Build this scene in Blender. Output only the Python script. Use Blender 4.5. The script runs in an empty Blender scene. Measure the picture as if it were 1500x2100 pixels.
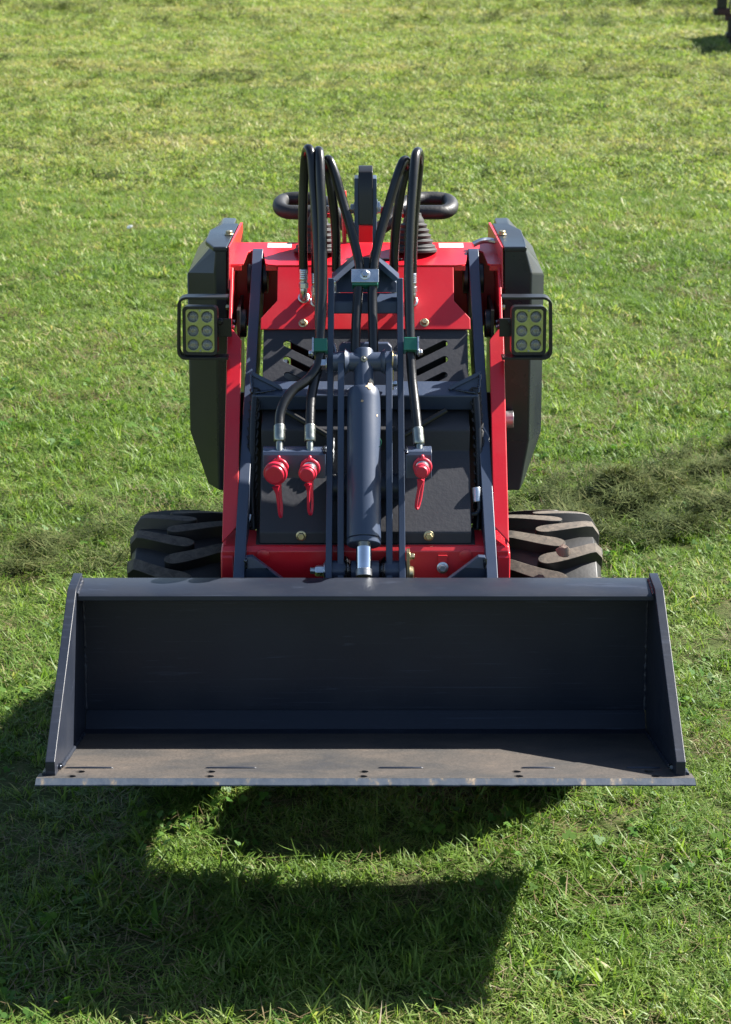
import bpy, bmesh, math, random
import numpy as np
from mathutils import Vector, Matrix, Euler

random.seed(7)
rng = np.random.default_rng(11)
S = bpy.context.scene
COL = S.collection
R = math.radians

# ------------------------------------------------------------------ camera, sky, sun, exposure
CAM_Y, CAM_Z, PITCH, FOC = -3.73, 1.873, R(16.0), 4900.0      # FOC in pixels of the 1500x2100 photograph
cam_d = bpy.data.cameras.new('camera')
cam = bpy.data.objects.new('camera', cam_d)
COL.objects.link(cam)
cam.location = (0, CAM_Y, CAM_Z)
cam.rotation_euler = (R(90) - PITCH, 0, 0)
cam_d.sensor_fit = 'VERTICAL'
cam_d.sensor_height = 36.0
cam_d.lens = FOC / 2100.0 * 36.0
cam_d.clip_end = 500.0
cam_d.dof.use_dof = True
cam_d.dof.focus_distance = 4.55
cam_d.dof.aperture_fstop = 15.0
S.camera = cam

SUN_DIR = Vector((1.08, 0.49, 1.0)).normalized()               # towards the sun
world = bpy.data.worlds.new('World')
S.world = world
world.use_nodes = True
wn = world.node_tree.nodes
bg = wn['Background']
sky = wn.new('ShaderNodeTexSky')
sky.sky_type = 'NISHITA'
sky.sun_disc = False
sky.sun_elevation = math.asin(SUN_DIR.z)
sky.sun_rotation = math.atan2(SUN_DIR.x, SUN_DIR.y)
sky.air_density = 1.0
sky.dust_density = 0.6
sky.ozone_density = 1.0
world.node_tree.links.new(sky.outputs[0], bg.inputs[0])
bg.inputs[1].default_value = 0.052
sun_d = bpy.data.lights.new('sun', 'SUN')
sun_d.energy = 5.0
sun_d.angle = R(0.53)
sun_d.color = (1.0, 0.955, 0.88)
sun = bpy.data.objects.new('sun', sun_d)
COL.objects.link(sun)
sun.location = SUN_DIR * 30
sun.rotation_euler = SUN_DIR.to_track_quat('Z', 'Y').to_euler()
S.view_settings.view_transform = 'Standard'
S.view_settings.look = 'None'
S.view_settings.exposure = 1.88
S.view_settings.gamma = 1.0
S.view_settings.use_curve_mapping = False


def P(px, py, Y):
    """World point at distance plane y = Y seen at pixel (px, py) of the photograph (used to take measurements)."""
    a = (px - 750.0) / FOC
    b = (py - 1050.0) / FOC
    dy = math.cos(PITCH) - b * math.sin(PITCH)
    dz = -math.sin(PITCH) - b * math.cos(PITCH)
    t = (Y - CAM_Y) / dy
    return Vector((a * t, Y, CAM_Z + dz * t))


# ------------------------------------------------------------------ materials
def new_mat(name):
    m = bpy.data.materials.new(name)
    m.use_nodes = True
    nt = m.node_tree
    return m, nt, nt.nodes, nt.links, nt.nodes['Principled BSDF']


def noise(nt, scale, detail=4.0, rough=0.55, coord='Object', dist=0.0, stretch=None):
    tc = nt.nodes.new('ShaderNodeTexCoord')
    n = nt.nodes.new('ShaderNodeTexNoise')
    n.inputs['Scale'].default_value = scale
    n.inputs['Detail'].default_value = detail
    n.inputs['Roughness'].default_value = rough
    n.inputs['Distortion'].default_value = dist
    if stretch:
        mp = nt.nodes.new('ShaderNodeMapping')
        mp.inputs['Scale'].default_value = stretch
        nt.links.new(tc.outputs[coord], mp.inputs[0])
        nt.links.new(mp.outputs[0], n.inputs['Vector'])
    else:
        nt.links.new(tc.outputs[coord], n.inputs['Vector'])
    return n


def ramp(nt, src, stops):
    r = nt.nodes.new('ShaderNodeValToRGB')
    el = r.color_ramp.elements
    while len(el) > 1:
        el.remove(el[-1])
    el[0].position, el[0].color = stops[0][0], (*stops[0][1], 1)
    for p, c in stops[1:]:
        e = el.new(p)
        e.color = (*c, 1)
    nt.links.new(src, r.inputs[0])
    return r


def mixc(nt, fac, a, b):
    m = nt.nodes.new('ShaderNodeMix')
    m.data_type = 'RGBA'
    if isinstance(fac, float):
        m.inputs[0].default_value = fac
    else:
        nt.links.new(fac, m.inputs[0])
    for sock, v in ((m.inputs[6], a), (m.inputs[7], b)):
        if isinstance(v, tuple):
            sock.default_value = (*v, 1)
        else:
            nt.links.new(v, sock)
    return m.outputs[2]


def bump(nt, height, strength, dist, bsdf):
    b = nt.nodes.new('ShaderNodeBump')
    b.inputs['Strength'].default_value = strength
    b.inputs['Distance'].default_value = dist
    nt.links.new(height, b.inputs['Height'])
    nt.links.new(b.outputs[0], bsdf.inputs['Normal'])


def paint(name, col, rough=0.34, dust=(0.16, 0.14, 0.12), dust_amt=0.12, coat=0.35, peel=0.10, spec=0.5, scuff=0.0):
    m, nt, n, l, b = new_mat(name)
    big = noise(nt, 6.0, 5.0)
    fine = noise(nt, 140.0, 2.0)
    speck = noise(nt, 420.0, 1.0)
    f1 = ramp(nt, big.outputs[0], [(0.42, (0, 0, 0)), (0.72, (dust_amt,) * 3)])
    c = mixc(nt, f1.outputs[0], col, dust)
    sp = ramp(nt, speck.outputs[0], [(0.70, (0, 0, 0)), (0.78, (0.35,) * 3)])
    c = mixc(nt, sp.outputs[0], c, tuple(min(1, v * 1.6 + 0.02) for v in col))
    if scuff:
        for st_, sc_k in (((0.5, 3.0, 9.0), 14.0), ((0.25, 2.0, 30.0), 10.0)):
            k = noise(nt, sc_k, 6.0, 0.7, dist=0.4, stretch=st_)
            kr = ramp(nt, k.outputs[0], [(0.60, (0, 0, 0)), (0.68, (scuff,) * 3)])
            c = mixc(nt, kr.outputs[0], c, tuple(v * 2.2 + 0.012 for v in col))
    l.new(c, b.inputs['Base Color'])
    rr = ramp(nt, big.outputs[0], [(0.3, (rough - 0.05,) * 3), (0.75, (rough + 0.14,) * 3)])
    l.new(rr.outputs[0], b.inputs['Roughness'])
    b.inputs['Specular IOR Level'].default_value = spec
    b.inputs['Coat Weight'].default_value = coat
    b.inputs['Coat Roughness'].default_value = 0.22
    bump(nt, fine.outputs[0], peel, 0.0008, b)
    return m


def metal(name, col, rough, scale=90.0, metallic=1.0):
    m, nt, n, l, b = new_mat(name)
    f = noise(nt, scale, 3.0)
    c = ramp(nt, f.outputs[0], [(0.3, tuple(v * 0.8 for v in col)), (0.7, col)])
    l.new(c.outputs[0], b.inputs['Base Color'])
    b.inputs['Metallic'].default_value = metallic
    r_ = ramp(nt, f.outputs[0], [(0.3, (rough * 0.8,) * 3), (0.7, (min(1, rough * 1.3),) * 3)])
    l.new(r_.outputs[0], b.inputs['Roughness'])
    return m


M = {}
M['grey'] = paint('anthracite_paint', (0.037, 0.052, 0.088), 0.33, dust_amt=0.03, coat=0.0)
M['bucket'] = paint('scuffed_shade_darkened_paint', (0.0130, 0.0170, 0.0275), 0.37, dust=(0.09, 0.085, 0.08), dust_amt=0.06, coat=0.0, peel=0.2, spec=0.32, scuff=0.55)  # arms' paint again, with the back plate's shade darkened into its base, plus scuffs
M['grey_matt'] = paint('anthracite_textured_paint', (0.033, 0.034, 0.041), 0.50, dust=(0.15, 0.14, 0.14), dust_amt=0.07, coat=0.0, spec=0.3, peel=0.5)
M['rust'] = paint('dark_red_oxide_paint', (0.05, 0.014, 0.012), 0.6, dust_amt=0.1, coat=0.0)
M['tank'] = paint('anthracite_tank_paint', (0.0115, 0.0155, 0.022), 0.26, dust_amt=0.02, coat=0.0)
M['red'] = paint('red_paint', (0.56, 0.007, 0.017), 0.34, dust=(0.36, 0.12, 0.10), dust_amt=0.16, coat=0.3, peel=0.14)
M['black'] = paint('black_enamel', (0.007, 0.007, 0.008), 0.36, dust_amt=0.03, coat=0.0)
M['hose'] = paint('black_hose_rubber', (0.007, 0.0075, 0.0085), 0.27, dust=(0.06, 0.06, 0.06), dust_amt=0.06, coat=0.0, peel=0.3)
M['foam'] = paint('black_foam_grip', (0.007, 0.0075, 0.009), 0.48, dust_amt=0.05, coat=0.0, peel=0.9)
M['boot'] = paint('black_rubber_boot', (0.009, 0.009, 0.010), 0.6, dust_amt=0.12, coat=0.0, peel=0.5)
M['zinc'] = metal('zinc_plating', (0.62, 0.64, 0.66), 0.30)
M['dull_zinc'] = metal('dull_zinc_ferrule', (0.30, 0.32, 0.29), 0.34)
M['yellow_zinc'] = metal('yellow_zinc_plating', (0.56, 0.47, 0.28), 0.36)
M['chrome'] = metal('chrome_rod', (0.80, 0.82, 0.85), 0.10, 30)
M['steel'] = metal('bare_worn_steel', (0.36, 0.37, 0.38), 0.42)
M['weld'] = metal('painted_weld_bead', (0.07, 0.08, 0.10), 0.25, 300)
M['green'] = paint('green_plastic', (0.004, 0.12, 0.078), 0.36, dust_amt=0.05, coat=0.2)
M['cap'] = paint('red_soft_plastic', (0.52, 0.014, 0.04), 0.40, dust=(0.5, 0.2, 0.2), dust_amt=0.10, coat=0.0)
M['white_label'] = paint('white_label_film', (0.42, 0.44, 0.46), 0.5, dust_amt=0.02)
M['label_ink'] = paint('grey_label_ink', (0.22, 0.24, 0.28), 0.5, dust_amt=0.0)
M['chip'] = paint('chipped_tan_primer', (0.42, 0.27, 0.13), 0.8, dust=(0.7, 0.6, 0.5), dust_amt=0.9, coat=0.0, peel=1.0)
M['stone'] = paint('pinkish_stone', (0.20, 0.135, 0.11), 0.85, dust=(0.30, 0.25, 0.19), dust_amt=0.8, coat=0.0, peel=1.5)
M['petal'] = paint('white_petal', (0.8, 0.8, 0.76), 0.6, dust_amt=0.0, coat=0.0)
M['cup'] = metal('lamp_cup_mirror', (0.16, 0.165, 0.14), 0.16, 60)
M['plate'] = metal('lamp_reflector_plate', (0.36, 0.42, 0.25), 0.16, 20)
M['lens'] = None
m, nt, n, l, b = new_mat('lamp_lens_glass')
b.inputs['Base Color'].default_value = (0.70, 0.71, 0.68, 1)
b.inputs['Roughness'].default_value = 0.05
b.inputs['Transmission Weight'].default_value = 0.85
b.inputs['IOR'].default_value = 1.49
M['lens'] = m
m, nt, n, l, b = new_mat('led_phosphor')
b.inputs['Base Color'].default_value = (0.55, 0.48, 0.10, 1)
b.inputs['Roughness'].default_value = 0.5
M['led'] = m

# rubber of the tyres: black in the grooves, dry mud on the lug faces
m, nt, n, l, b = new_mat('tyre_rubber')
f = noise(nt, 14.0, 6.0, 0.65)
c = ramp(nt, f.outputs[0], [(0.35, (0.009, 0.009, 0.009)), (0.62, (0.015, 0.0145, 0.014)), (0.8, (0.04, 0.035, 0.03))])
l.new(c.outputs[0], b.inputs['Base Color'])
b.inputs['Roughness'].default_value = 0.48
bump(nt, noise(nt, 120, 3).outputs[0], 0.25, 0.001, b)
M['tyre'] = m
m, nt, n, l, b = new_mat('muddy_lug_face')
f = noise(nt, 48.0, 8.0, 0.75, stretch=(1, 1, 1), dist=1.0)
c = ramp(nt, f.outputs[0], [(0.30, (0.022, 0.020, 0.018)), (0.44, (0.064, 0.054, 0.043)), (0.64, (0.118, 0.098, 0.075))])
l.new(c.outputs[0], b.inputs['Base Color'])
b.inputs['Roughness'].default_value = 0.85
bump(nt, noise(nt, 160, 4).outputs[0], 0.5, 0.001, b)
M['lug'] = m

# bucket floor: paint worn to steel and covered with dry earth
m, nt, n, l, b = new_mat('earthy_bucket_floor')
f = noise(nt, 7.0, 10.0, 0.68, stretch=(0.9, 1.15, 1), dist=0.35)
f2 = noise(nt, 210.0, 5.0, 0.8)
f3 = noise(nt, 34.0, 8.0, 0.8, stretch=(0.8, 1.4, 1), dist=1.4)
c = ramp(nt, f.outputs[0], [(0.30, (0.022, 0.023, 0.027)), (0.44, (0.043, 0.039, 0.036)), (0.60, (0.068, 0.056, 0.047)), (0.76, (0.110, 0.086, 0.066))])
g = ramp(nt, f2.outputs[0], [(0.36, (0.55,) * 3), (0.66, (1.35,) * 3)])
mm = n.new('ShaderNodeMix'); mm.data_type = 'RGBA'; mm.blend_type = 'MULTIPLY'; mm.inputs[0].default_value = 1.0
l.new(c.outputs[0], mm.inputs[6]); l.new(g.outputs[0], mm.inputs[7])
sc_ = ramp(nt, f3.outputs[0], [(0.62, (0, 0, 0)), (0.70, (0.6,) * 3)])
cc = mixc(nt, sc_.outputs[0], mm.outputs[2], (0.11, 0.095, 0.08))
l.new(cc, b.inputs['Base Color'])
b.inputs['Roughness'].default_value = 0.62
bump(nt, f2.outputs[0], 0.35, 0.001, b)
M['floor'] = m
# bevelled wear edge: blue-grey paint with scuffs down to pale earth
m, nt, n, l, b = new_mat('scuffed_lip_paint')
f = noise(nt, 42.0, 7.0, 0.7, stretch=(1.0, 0.35, 0.35))
c = ramp(nt, f.outputs[0], [(0.40, (0.024, 0.035, 0.054)), (0.55, (0.038, 0.049, 0.066)), (0.61, (0.08, 0.073, 0.065)), (0.68, (0.22, 0.17, 0.12))])
l.new(c.outputs[0], b.inputs['Base Color'])
b.inputs['Roughness'].default_value = 0.5
bump(nt, noise(nt, 120, 4).outputs[0], 0.4, 0.001, b)
M['lip'] = m


def soil_material():
    m, nt, n, l, b = new_mat('lawn_soil_and_thatch')
    geo = n.new('ShaderNodeNewGeometry')
    def wn(scale, detail, rough=0.6):
        t = n.new('ShaderNodeTexNoise')
        t.inputs['Scale'].default_value = scale
        t.inputs['Detail'].default_value = detail
        t.inputs['Roughness'].default_value = rough
        l.new(geo.outputs['Position'], t.inputs['Vector'])
        return t
    a = wn(1.3, 6); c1 = wn(38, 6, 0.7); d = wn(150, 4, 0.7)
    base = ramp(nt, a.outputs[0], [(0.35, (0.050, 0.080, 0.016)), (0.6, (0.075, 0.105, 0.026)), (0.72, (0.095, 0.095, 0.038))])
    det = ramp(nt, c1.outputs[0], [(0.34, (0.030, 0.028, 0.014)), (0.52, (0.060, 0.075, 0.022)), (0.68, (0.13, 0.11, 0.055))])
    mix = mixc(nt, 0.55, base.outputs[0], det.outputs[0])
    l.new(mix, b.inputs['Base Color'])
    b.inputs['Roughness'].default_value = 0.95
    b.inputs['Specular IOR Level'].default_value = 0.15
    bump(nt, d.outputs[0], 0.9, 0.012, b)
    return m
M['soil'] = soil_material()


def grass_material(name, stops, translucent, rough, patch=True, spec=0.4, trans_gain=1.25):
    m, nt, n, l, b = new_mat(name)
    out = n['Material Output']
    at = n.new('ShaderNodeAttribute'); at.attribute_name = 'tint'; at.attribute_type = 'GEOMETRY'
    oi = n.new('ShaderNodeObjectInfo')
    geo = n.new('ShaderNodeNewGeometry')
    t = n.new('ShaderNodeTexNoise'); t.inputs['Scale'].default_value = 1.1; t.inputs['Detail'].default_value = 4
    l.new(geo.outputs['Position'], t.inputs['Vector'])
    mp = n.new('ShaderNodeMapping'); mp.inputs['Scale'].default_value = (0.10, 0.85, 1.0)
    mp.inputs['Rotation'].default_value = (0, 0, R(4))
    t2 = n.new('ShaderNodeTexNoise'); t2.inputs['Scale'].default_value = 1.0; t2.inputs['Detail'].default_value = 3
    l.new(geo.outputs['Position'], mp.inputs[0]); l.new(mp.outputs[0], t2.inputs['Vector'])
    def math_(op, x, y):
        k = n.new('ShaderNodeMath'); k.operation = op
        for i, v in enumerate((x, y)):
            if isinstance(v, float):
                k.inputs[i].default_value = v
            else:
                l.new(v, k.inputs[i])
        return k.outputs[0]
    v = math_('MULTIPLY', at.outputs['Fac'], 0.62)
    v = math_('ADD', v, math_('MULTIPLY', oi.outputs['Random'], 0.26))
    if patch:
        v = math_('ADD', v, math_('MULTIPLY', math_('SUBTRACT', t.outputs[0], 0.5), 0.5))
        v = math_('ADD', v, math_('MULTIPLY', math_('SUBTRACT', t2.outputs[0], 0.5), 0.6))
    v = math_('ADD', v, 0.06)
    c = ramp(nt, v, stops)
    l.new(c.outputs[0], b.inputs['Base Color'])
    b.inputs['Roughness'].default_value = rough
    b.inputs['Specular IOR Level'].default_value = spec
    tr = n.new('ShaderNodeBsdfTranslucent')
    gain = n.new('ShaderNodeMix'); gain.data_type = 'RGBA'; gain.blend_type = 'MULTIPLY'; gain.inputs[0].default_value = 1.0
    l.new(c.outputs[0], gain.inputs[6])
    gain.inputs[7].default_value = (trans_gain * 1.10, trans_gain * 1.1, trans_gain * 0.68, 1)
    l.new(gain.outputs[2], tr.inputs['Color'])
    ms = n.new('ShaderNodeMixShader'); ms.inputs[0].default_value = translucent
    l.new(b.outputs[0], ms.inputs[1]); l.new(tr.outputs[0], ms.inputs[2])
    l.new(ms.outputs[0], out.inputs['Surface'])
    return m
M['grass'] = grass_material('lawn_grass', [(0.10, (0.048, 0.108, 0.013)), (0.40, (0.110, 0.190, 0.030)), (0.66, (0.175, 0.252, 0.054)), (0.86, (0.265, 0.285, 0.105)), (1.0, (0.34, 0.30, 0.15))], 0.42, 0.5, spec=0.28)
M['clip'] = grass_material('cut_grass', [(0.10, (0.024, 0.037, 0.011)), (0.45, (0.055, 0.074, 0.021)), (0.75, (0.105, 0.120, 0.043)), (1.0, (0.23, 0.20, 0.095))], 0.15, 0.7, spec=0.08)
M['straw'] = grass_material('dry_straw', [(0.10, (0.11, 0.075, 0.035)), (0.5, (0.17, 0.125, 0.06)), (1.0, (0.25, 0.20, 0.11))], 0.2, 0.6, patch=False)
M['clover'] = grass_material('clover_leaf', [(0.10, (0.026, 0.080, 0.008)), (0.5, (0.05, 0.125, 0.015)), (1.0, (0.10, 0.17, 0.025))], 0.32, 0.55, patch=False, spec=0.2)


# ------------------------------------------------------------------ mesh building
class MB:
    """Collects vertices and faces; build() links them as one mesh object."""
    def __init__(self):
        self.v, self.f, self.mi = [], [], []

    def add(self, vs, fs, mi=0):
        o = len(self.v)
        self.v += [Vector(p) for p in vs]
        self.f += [tuple(i + o for i in q) for q in fs]
        self.mi += [mi] * len(fs)
        return self

    def box(self, c, size, rot=None, mi=0):
        hx, hy, hz = (s / 2 for s in size)
        vs = [Vector((x, y, z)) for x in (-hx, hx) for y in (-hy, hy) for z in (-hz, hz)]
        if rot is not None:
            vs = [rot @ p for p in vs]
        c = Vector(c)
        return self.add([p + c for p in vs], [(0, 1, 3, 2), (4, 6, 7, 5), (0, 4, 5, 1), (2, 3, 7, 6), (0, 2, 6, 4), (1, 5, 7, 3)], mi)

    def prism(self, a, b, mi=0):
        """Solid between two matching outlines of 3-D points."""
        n = len(a)
        vs = list(a) + list(b)
        fs = [tuple(range(n)), tuple(range(2 * n - 1, n - 1, -1))]
        fs += [(i, i + n, (i + 1) % n + n, (i + 1) % n) for i in range(n)]
        return self.add(vs, fs, mi)

    def yz(self, poly, x0, x1, mi=0):
        """Outline in (y, z) carried from x0 to x1."""
        return self.prism([(x0, y, z) for y, z in poly], [(x1, y, z) for y, z in poly], mi)

    def cyl(self, p0, p1, r0, r1=None, n=20, mi=0):
        p0, p1 = Vector(p0), Vector(p1)
        r1 = r0 if r1 is None else r1
        q = (p1 - p0).to_track_quat('Z', 'Y')
        ring = [(math.cos(2 * math.pi * i / n), math.sin(2 * math.pi * i / n)) for i in range(n)]
        a = [p0 + q @ Vector((c * r0, s * r0, 0)) for c, s in ring]
        b = [p1 + q @ Vector((c * r1, s * r1, 0)) for c, s in ring]
        return self.prism(a, b, mi)

    def lathe(self, p, axis, prof, n=28, mi=0):
        """prof: (distance along axis, radius)."""
        p = Vector(p)
        q = Vector(axis).to_track_quat('Z', 'Y')
        vs, fs = [], []
        for h, r in prof:
            for i in range(n):
                t = 2 * math.pi * i / n
                vs.append(p + q @ Vector((r * math.cos(t), r * math.sin(t), h)))
        k = len(prof)
        for j in range(k - 1):
            for i in range(n):
                fs.append((j * n + i, j * n + (i + 1) % n, (j + 1) * n + (i + 1) % n, (j + 1) * n + i))
        fs.append(tuple(range(n - 1, -1, -1)))
        fs.append(tuple((k - 1) * n + i for i in range(n)))
        return self.add(vs, fs, mi)

    def tube(self, pts, r, n=14, closed=False, mi=0):
        """Round tube through points (parallel-transport frames)."""
        pts = [Vector(p) for p in pts]
        k = len(pts)
        tang = []
        for i in range(k):
            if closed:
                t = pts[(i + 1) % k] - pts[i - 1]
            else:
                t = pts[min(i + 1, k - 1)] - pts[max(i - 1, 0)]
            tang.append(t.normalized())
        ref = Vector((0, 0, 1)) if abs(tang[0].z) < 0.9 else Vector((1, 0, 0))
        u = (ref - tang[0] * ref.dot(tang[0])).normalized()
        vs, fs = [], []
        for i in range(k):
            u = (u - tang[i] * u.dot(tang[i])).normalized()
            w = tang[i].cross(u)
            rr = r[i] if isinstance(r, (list, tuple)) else r
            for j in range(n):
                a = 2 * math.pi * j / n
                vs.append(pts[i] + (u * math.cos(a) + w * math.sin(a)) * rr)
        for i in range(k if closed else k - 1):
            i2 = (i + 1) % k
            for j in range(n):
                fs.append((i * n + j, i * n + (j + 1) % n, i2 * n + (j + 1) % n, i2 * n + j))
        if not closed:
            fs.append(tuple(range(n - 1, -1, -1)))
            fs.append(tuple((k - 1) * n + j for j in range(n)))
        return self.add(vs, fs, mi)

    def build(self, name, mat, parent=None, bevel=0.0, sharp=32, seg=2):
        me = bpy.data.meshes.new(name)
        org = Vector(WLOC.get(parent.name, (0, 0, 0))) if parent else Vector((0, 0, 0))
        me.from_pydata([p - org for p in self.v], [], self.f)
        mats = mat if isinstance(mat, (list, tuple)) else [mat]
        for mm_ in mats:
            me.materials.append(mm_)
        me.polygons.foreach_set('material_index', self.mi)
        bm = bmesh.new()
        bm.from_mesh(me)
        bmesh.ops.recalc_face_normals(bm, faces=bm.faces)
        bm.to_mesh(me)
        bm.free()
        me.polygons.foreach_set('use_smooth', [True] * len(me.polygons))
        me.set_sharp_from_angle(angle=R(sharp))
        return link(name, me, parent, bevel, seg)


WLOC = {}


def link(name, me, parent=None, bevel=0.0, seg=2):
    o = bpy.data.objects.new(name, me)
    COL.objects.link(o)
    WLOC[o.name] = WLOC.get(parent.name, (0, 0, 0)) if parent else (0, 0, 0)
    if parent:
        o.parent = parent
    if bevel:
        bv = o.modifiers.new('bevel', 'BEVEL')
        bv.width = bevel
        bv.segments = seg
        bv.limit_method = 'ANGLE'
        bv.angle_limit = R(35)
        bv.harden_normals = True
    return o


def plate(name, outline, holes, thick, frame, mat, parent, bevel=0.0, res=1):
    """Flat plate with real holes. outline/holes: 2-D points; frame: 4x4 matrix from plate plane to world."""
    cu = bpy.data.curves.new(name, 'CURVE')
    cu.dimensions = '2D'
    cu.fill_mode = 'BOTH'
    cu.extrude = thick / 2
    for loop in [outline] + holes:
        sp = cu.splines.new('POLY')
        sp.points.add(len(loop) - 1)
        for p, q in zip(sp.points, loop):
            p.co = (q[0], q[1], 0, 1)
        sp.use_cyclic_u = True
    tmp = bpy.data.objects.new(name + '_outline', cu)
    me = bpy.data.meshes.new_from_object(tmp)
    bpy.data.objects.remove(tmp)
    bpy.data.curves.remove(cu)
    me.name = name
    me.materials.clear()
    org = Vector(WLOC.get(parent.name, (0, 0, 0))) if parent else Vector((0, 0, 0))
    me.transform(Matrix.Translation(-org) @ frame)
    bm = bmesh.new()
    bm.from_mesh(me)
    bmesh.ops.remove_doubles(bm, verts=bm.verts, dist=1e-5)
    bmesh.ops.recalc_face_normals(bm, faces=bm.faces)
    bm.to_mesh(me)
    bm.free()
    me.materials.append(mat)
    me.polygons.foreach_set('use_smooth', [True] * len(me.polygons))
    me.set_sharp_from_angle(angle=R(30))
    return link(name, me, parent, bevel)


def frame_of(o, xa, ya):
    o, xa, ya = Vector(o), Vector(xa).normalized(), Vector(ya).normalized()
    za = xa.cross(ya).normalized()
    return Matrix(((xa.x, ya.x, za.x, o.x), (xa.y, ya.y, za.y, o.y), (xa.z, ya.z, za.z, o.z), (0, 0, 0, 1)))


def spline(pts, sub=8, closed=False):
    """Catmull-Rom through the points."""
    pts = [Vector(p) for p in pts]
    k = len(pts)
    out = []
    for i in range(k if closed else k - 1):
        if closed:
            p0, p1, p2, p3 = pts[i - 1], pts[i], pts[(i + 1) % k], pts[(i + 2) % k]
        else:
            p0, p1, p2, p3 = pts[max(i - 1, 0)], pts[i], pts[i + 1], pts[min(i + 2, k - 1)]
        for j in range(sub):
            t = j / sub
            out.append(0.5 * ((2 * p1) + (p2 - p0) * t + (2 * p0 - 5 * p1 + 4 * p2 - p3) * t * t + (3 * p1 - p0 - 3 * p2 + p3) * t ** 3))
    if not closed:
        out.append(pts[-1])
    return out


def circle(cx, cy, r, n=16, ry=None):
    ry = r if ry is None else ry
    return [(cx + r * math.cos(2 * math.pi * i / n), cy + ry * math.sin(2 * math.pi * i / n)) for i in range(n)]


def rrect(x0, y0, x1, y1, r, n=5):
    out = []
    for cx, cy, a0 in ((x1 - r, y1 - r, 0), (x0 + r, y1 - r, 90), (x0 + r, y0 + r, 180), (x1 - r, y0 + r, 270)):
        for i in range(n + 1):
            a = R(a0 + 90 * i / n)
            out.append((cx + r * math.cos(a), cy + r * math.sin(a)))
    return out


def bolt(p, nrm, parent, mat, r=0.0072, h=0.006, washer=True, name='bolt', shank=0.0):
    """Hexagon head with a flange; shank lets thread stick out past the head."""
    p, nrm = Vector(p), Vector(nrm).normalized()
    m_ = MB()
    if washer:
        m_.lathe(p - nrm * 0.001, nrm, [(0, r * 1.35), (0.0016, r * 1.35), (0.0026, r * 1.05)], 20)
    m_.lathe(p + nrm * 0.001, nrm, [(0, r), (h * 0.75, r), (h, r * 0.82)], 6)
    m_.lathe(p + nrm * (h * 0.9), nrm, [(0, r * 0.62), (0.0012, r * 0.55)], 16)
    if shank:
        prof = []
        k = 8
        for i in range(k * 2 + 1):
            prof.append((h + shank * i / (2 * k), r * (0.62 if i % 2 else 0.54)))
        m_.lathe(p, nrm, prof, 16)
    return m_.build(name, mat, parent, 0.0005, sharp=28)


def weld(pts, r, parent, name='weld_bead', mat=None):
    """Lumpy weld bead along a line."""
    a = spline(pts, 1) if len(pts) > 2 else [Vector(p) for p in pts]
    out, rad = [], []
    for i in range(len(a) - 1):
        k = max(2, int((a[i + 1] - a[i]).length / 0.004))
        for j in range(k):
            out.append(a[i].lerp(a[i + 1], j / k) + Vector((random.uniform(-1, 1), random.uniform(-1, 1), random.uniform(-1, 1))) * r * 0.18)
            rad.append(r * random.uniform(0.72, 1.15))
    out.append(a[-1]); rad.append(r * 0.6)
    return MB().tube(out, rad, 8).build(name, mat or M['weld'], parent, sharp=80)


def tag(o, label=None, cat=None, group=None, kind=None):
    for k, v in (('label', label), ('category', cat), ('group', group), ('kind', kind)):
        if v:
            o[k] = v
    return o


def empty(name, loc):
    o = bpy.data.objects.new(name, None)
    COL.objects.link(o)
    o.location = loc
    o.empty_display_size = 0.2
    WLOC[o.name] = tuple(loc)
    return o


# ------------------------------------------------------------------ ground
gm = MB()
gx = np.concatenate([[-150, -60, -25, -12], np.linspace(-6, 6, 49), [12, 25, 60, 150]])
gy = np.concatenate([[-60, -20, -8], np.linspace(-4, 10, 57), np.linspace(11, 40, 30), [60, 120, 200, 400]])
def ground_z(x, y):
    return 0.010 * np.sin(1.7 * x + 0.6) * np.sin(1.3 * y + 0.4) + 0.006 * np.sin(4.1 * x + 1.1 * y) - 0.010
GX, GY = np.meshgrid(gx, gy, indexing='ij')
GZ = ground_z(GX, GY)
nx, ny = len(gx), len(gy)
gm.v = [Vector((a, b_, c_)) for a, b_, c_ in zip(GX.ravel(), GY.ravel(), GZ.ravel())]
gm.f = [(i * ny + j, (i + 1) * ny + j, (i + 1) * ny + j + 1, i * ny + j + 1) for i in range(nx - 1) for j in range(ny - 1)]
gm.mi = [0] * len(gm.f)
ground = gm.build('ground', M['soil'], sharp=180)
tag(ground, 'earth and thatch of a mown field under the grass', 'ground', kind='structure')

# ------------------------------------------------------------------ the loader
L = empty('compact_loader', (0, 0.79, 0))
tag(L, 'small red and dark grey walk-behind loader with a wide raised bucket on the lawn', 'loader')


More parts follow.
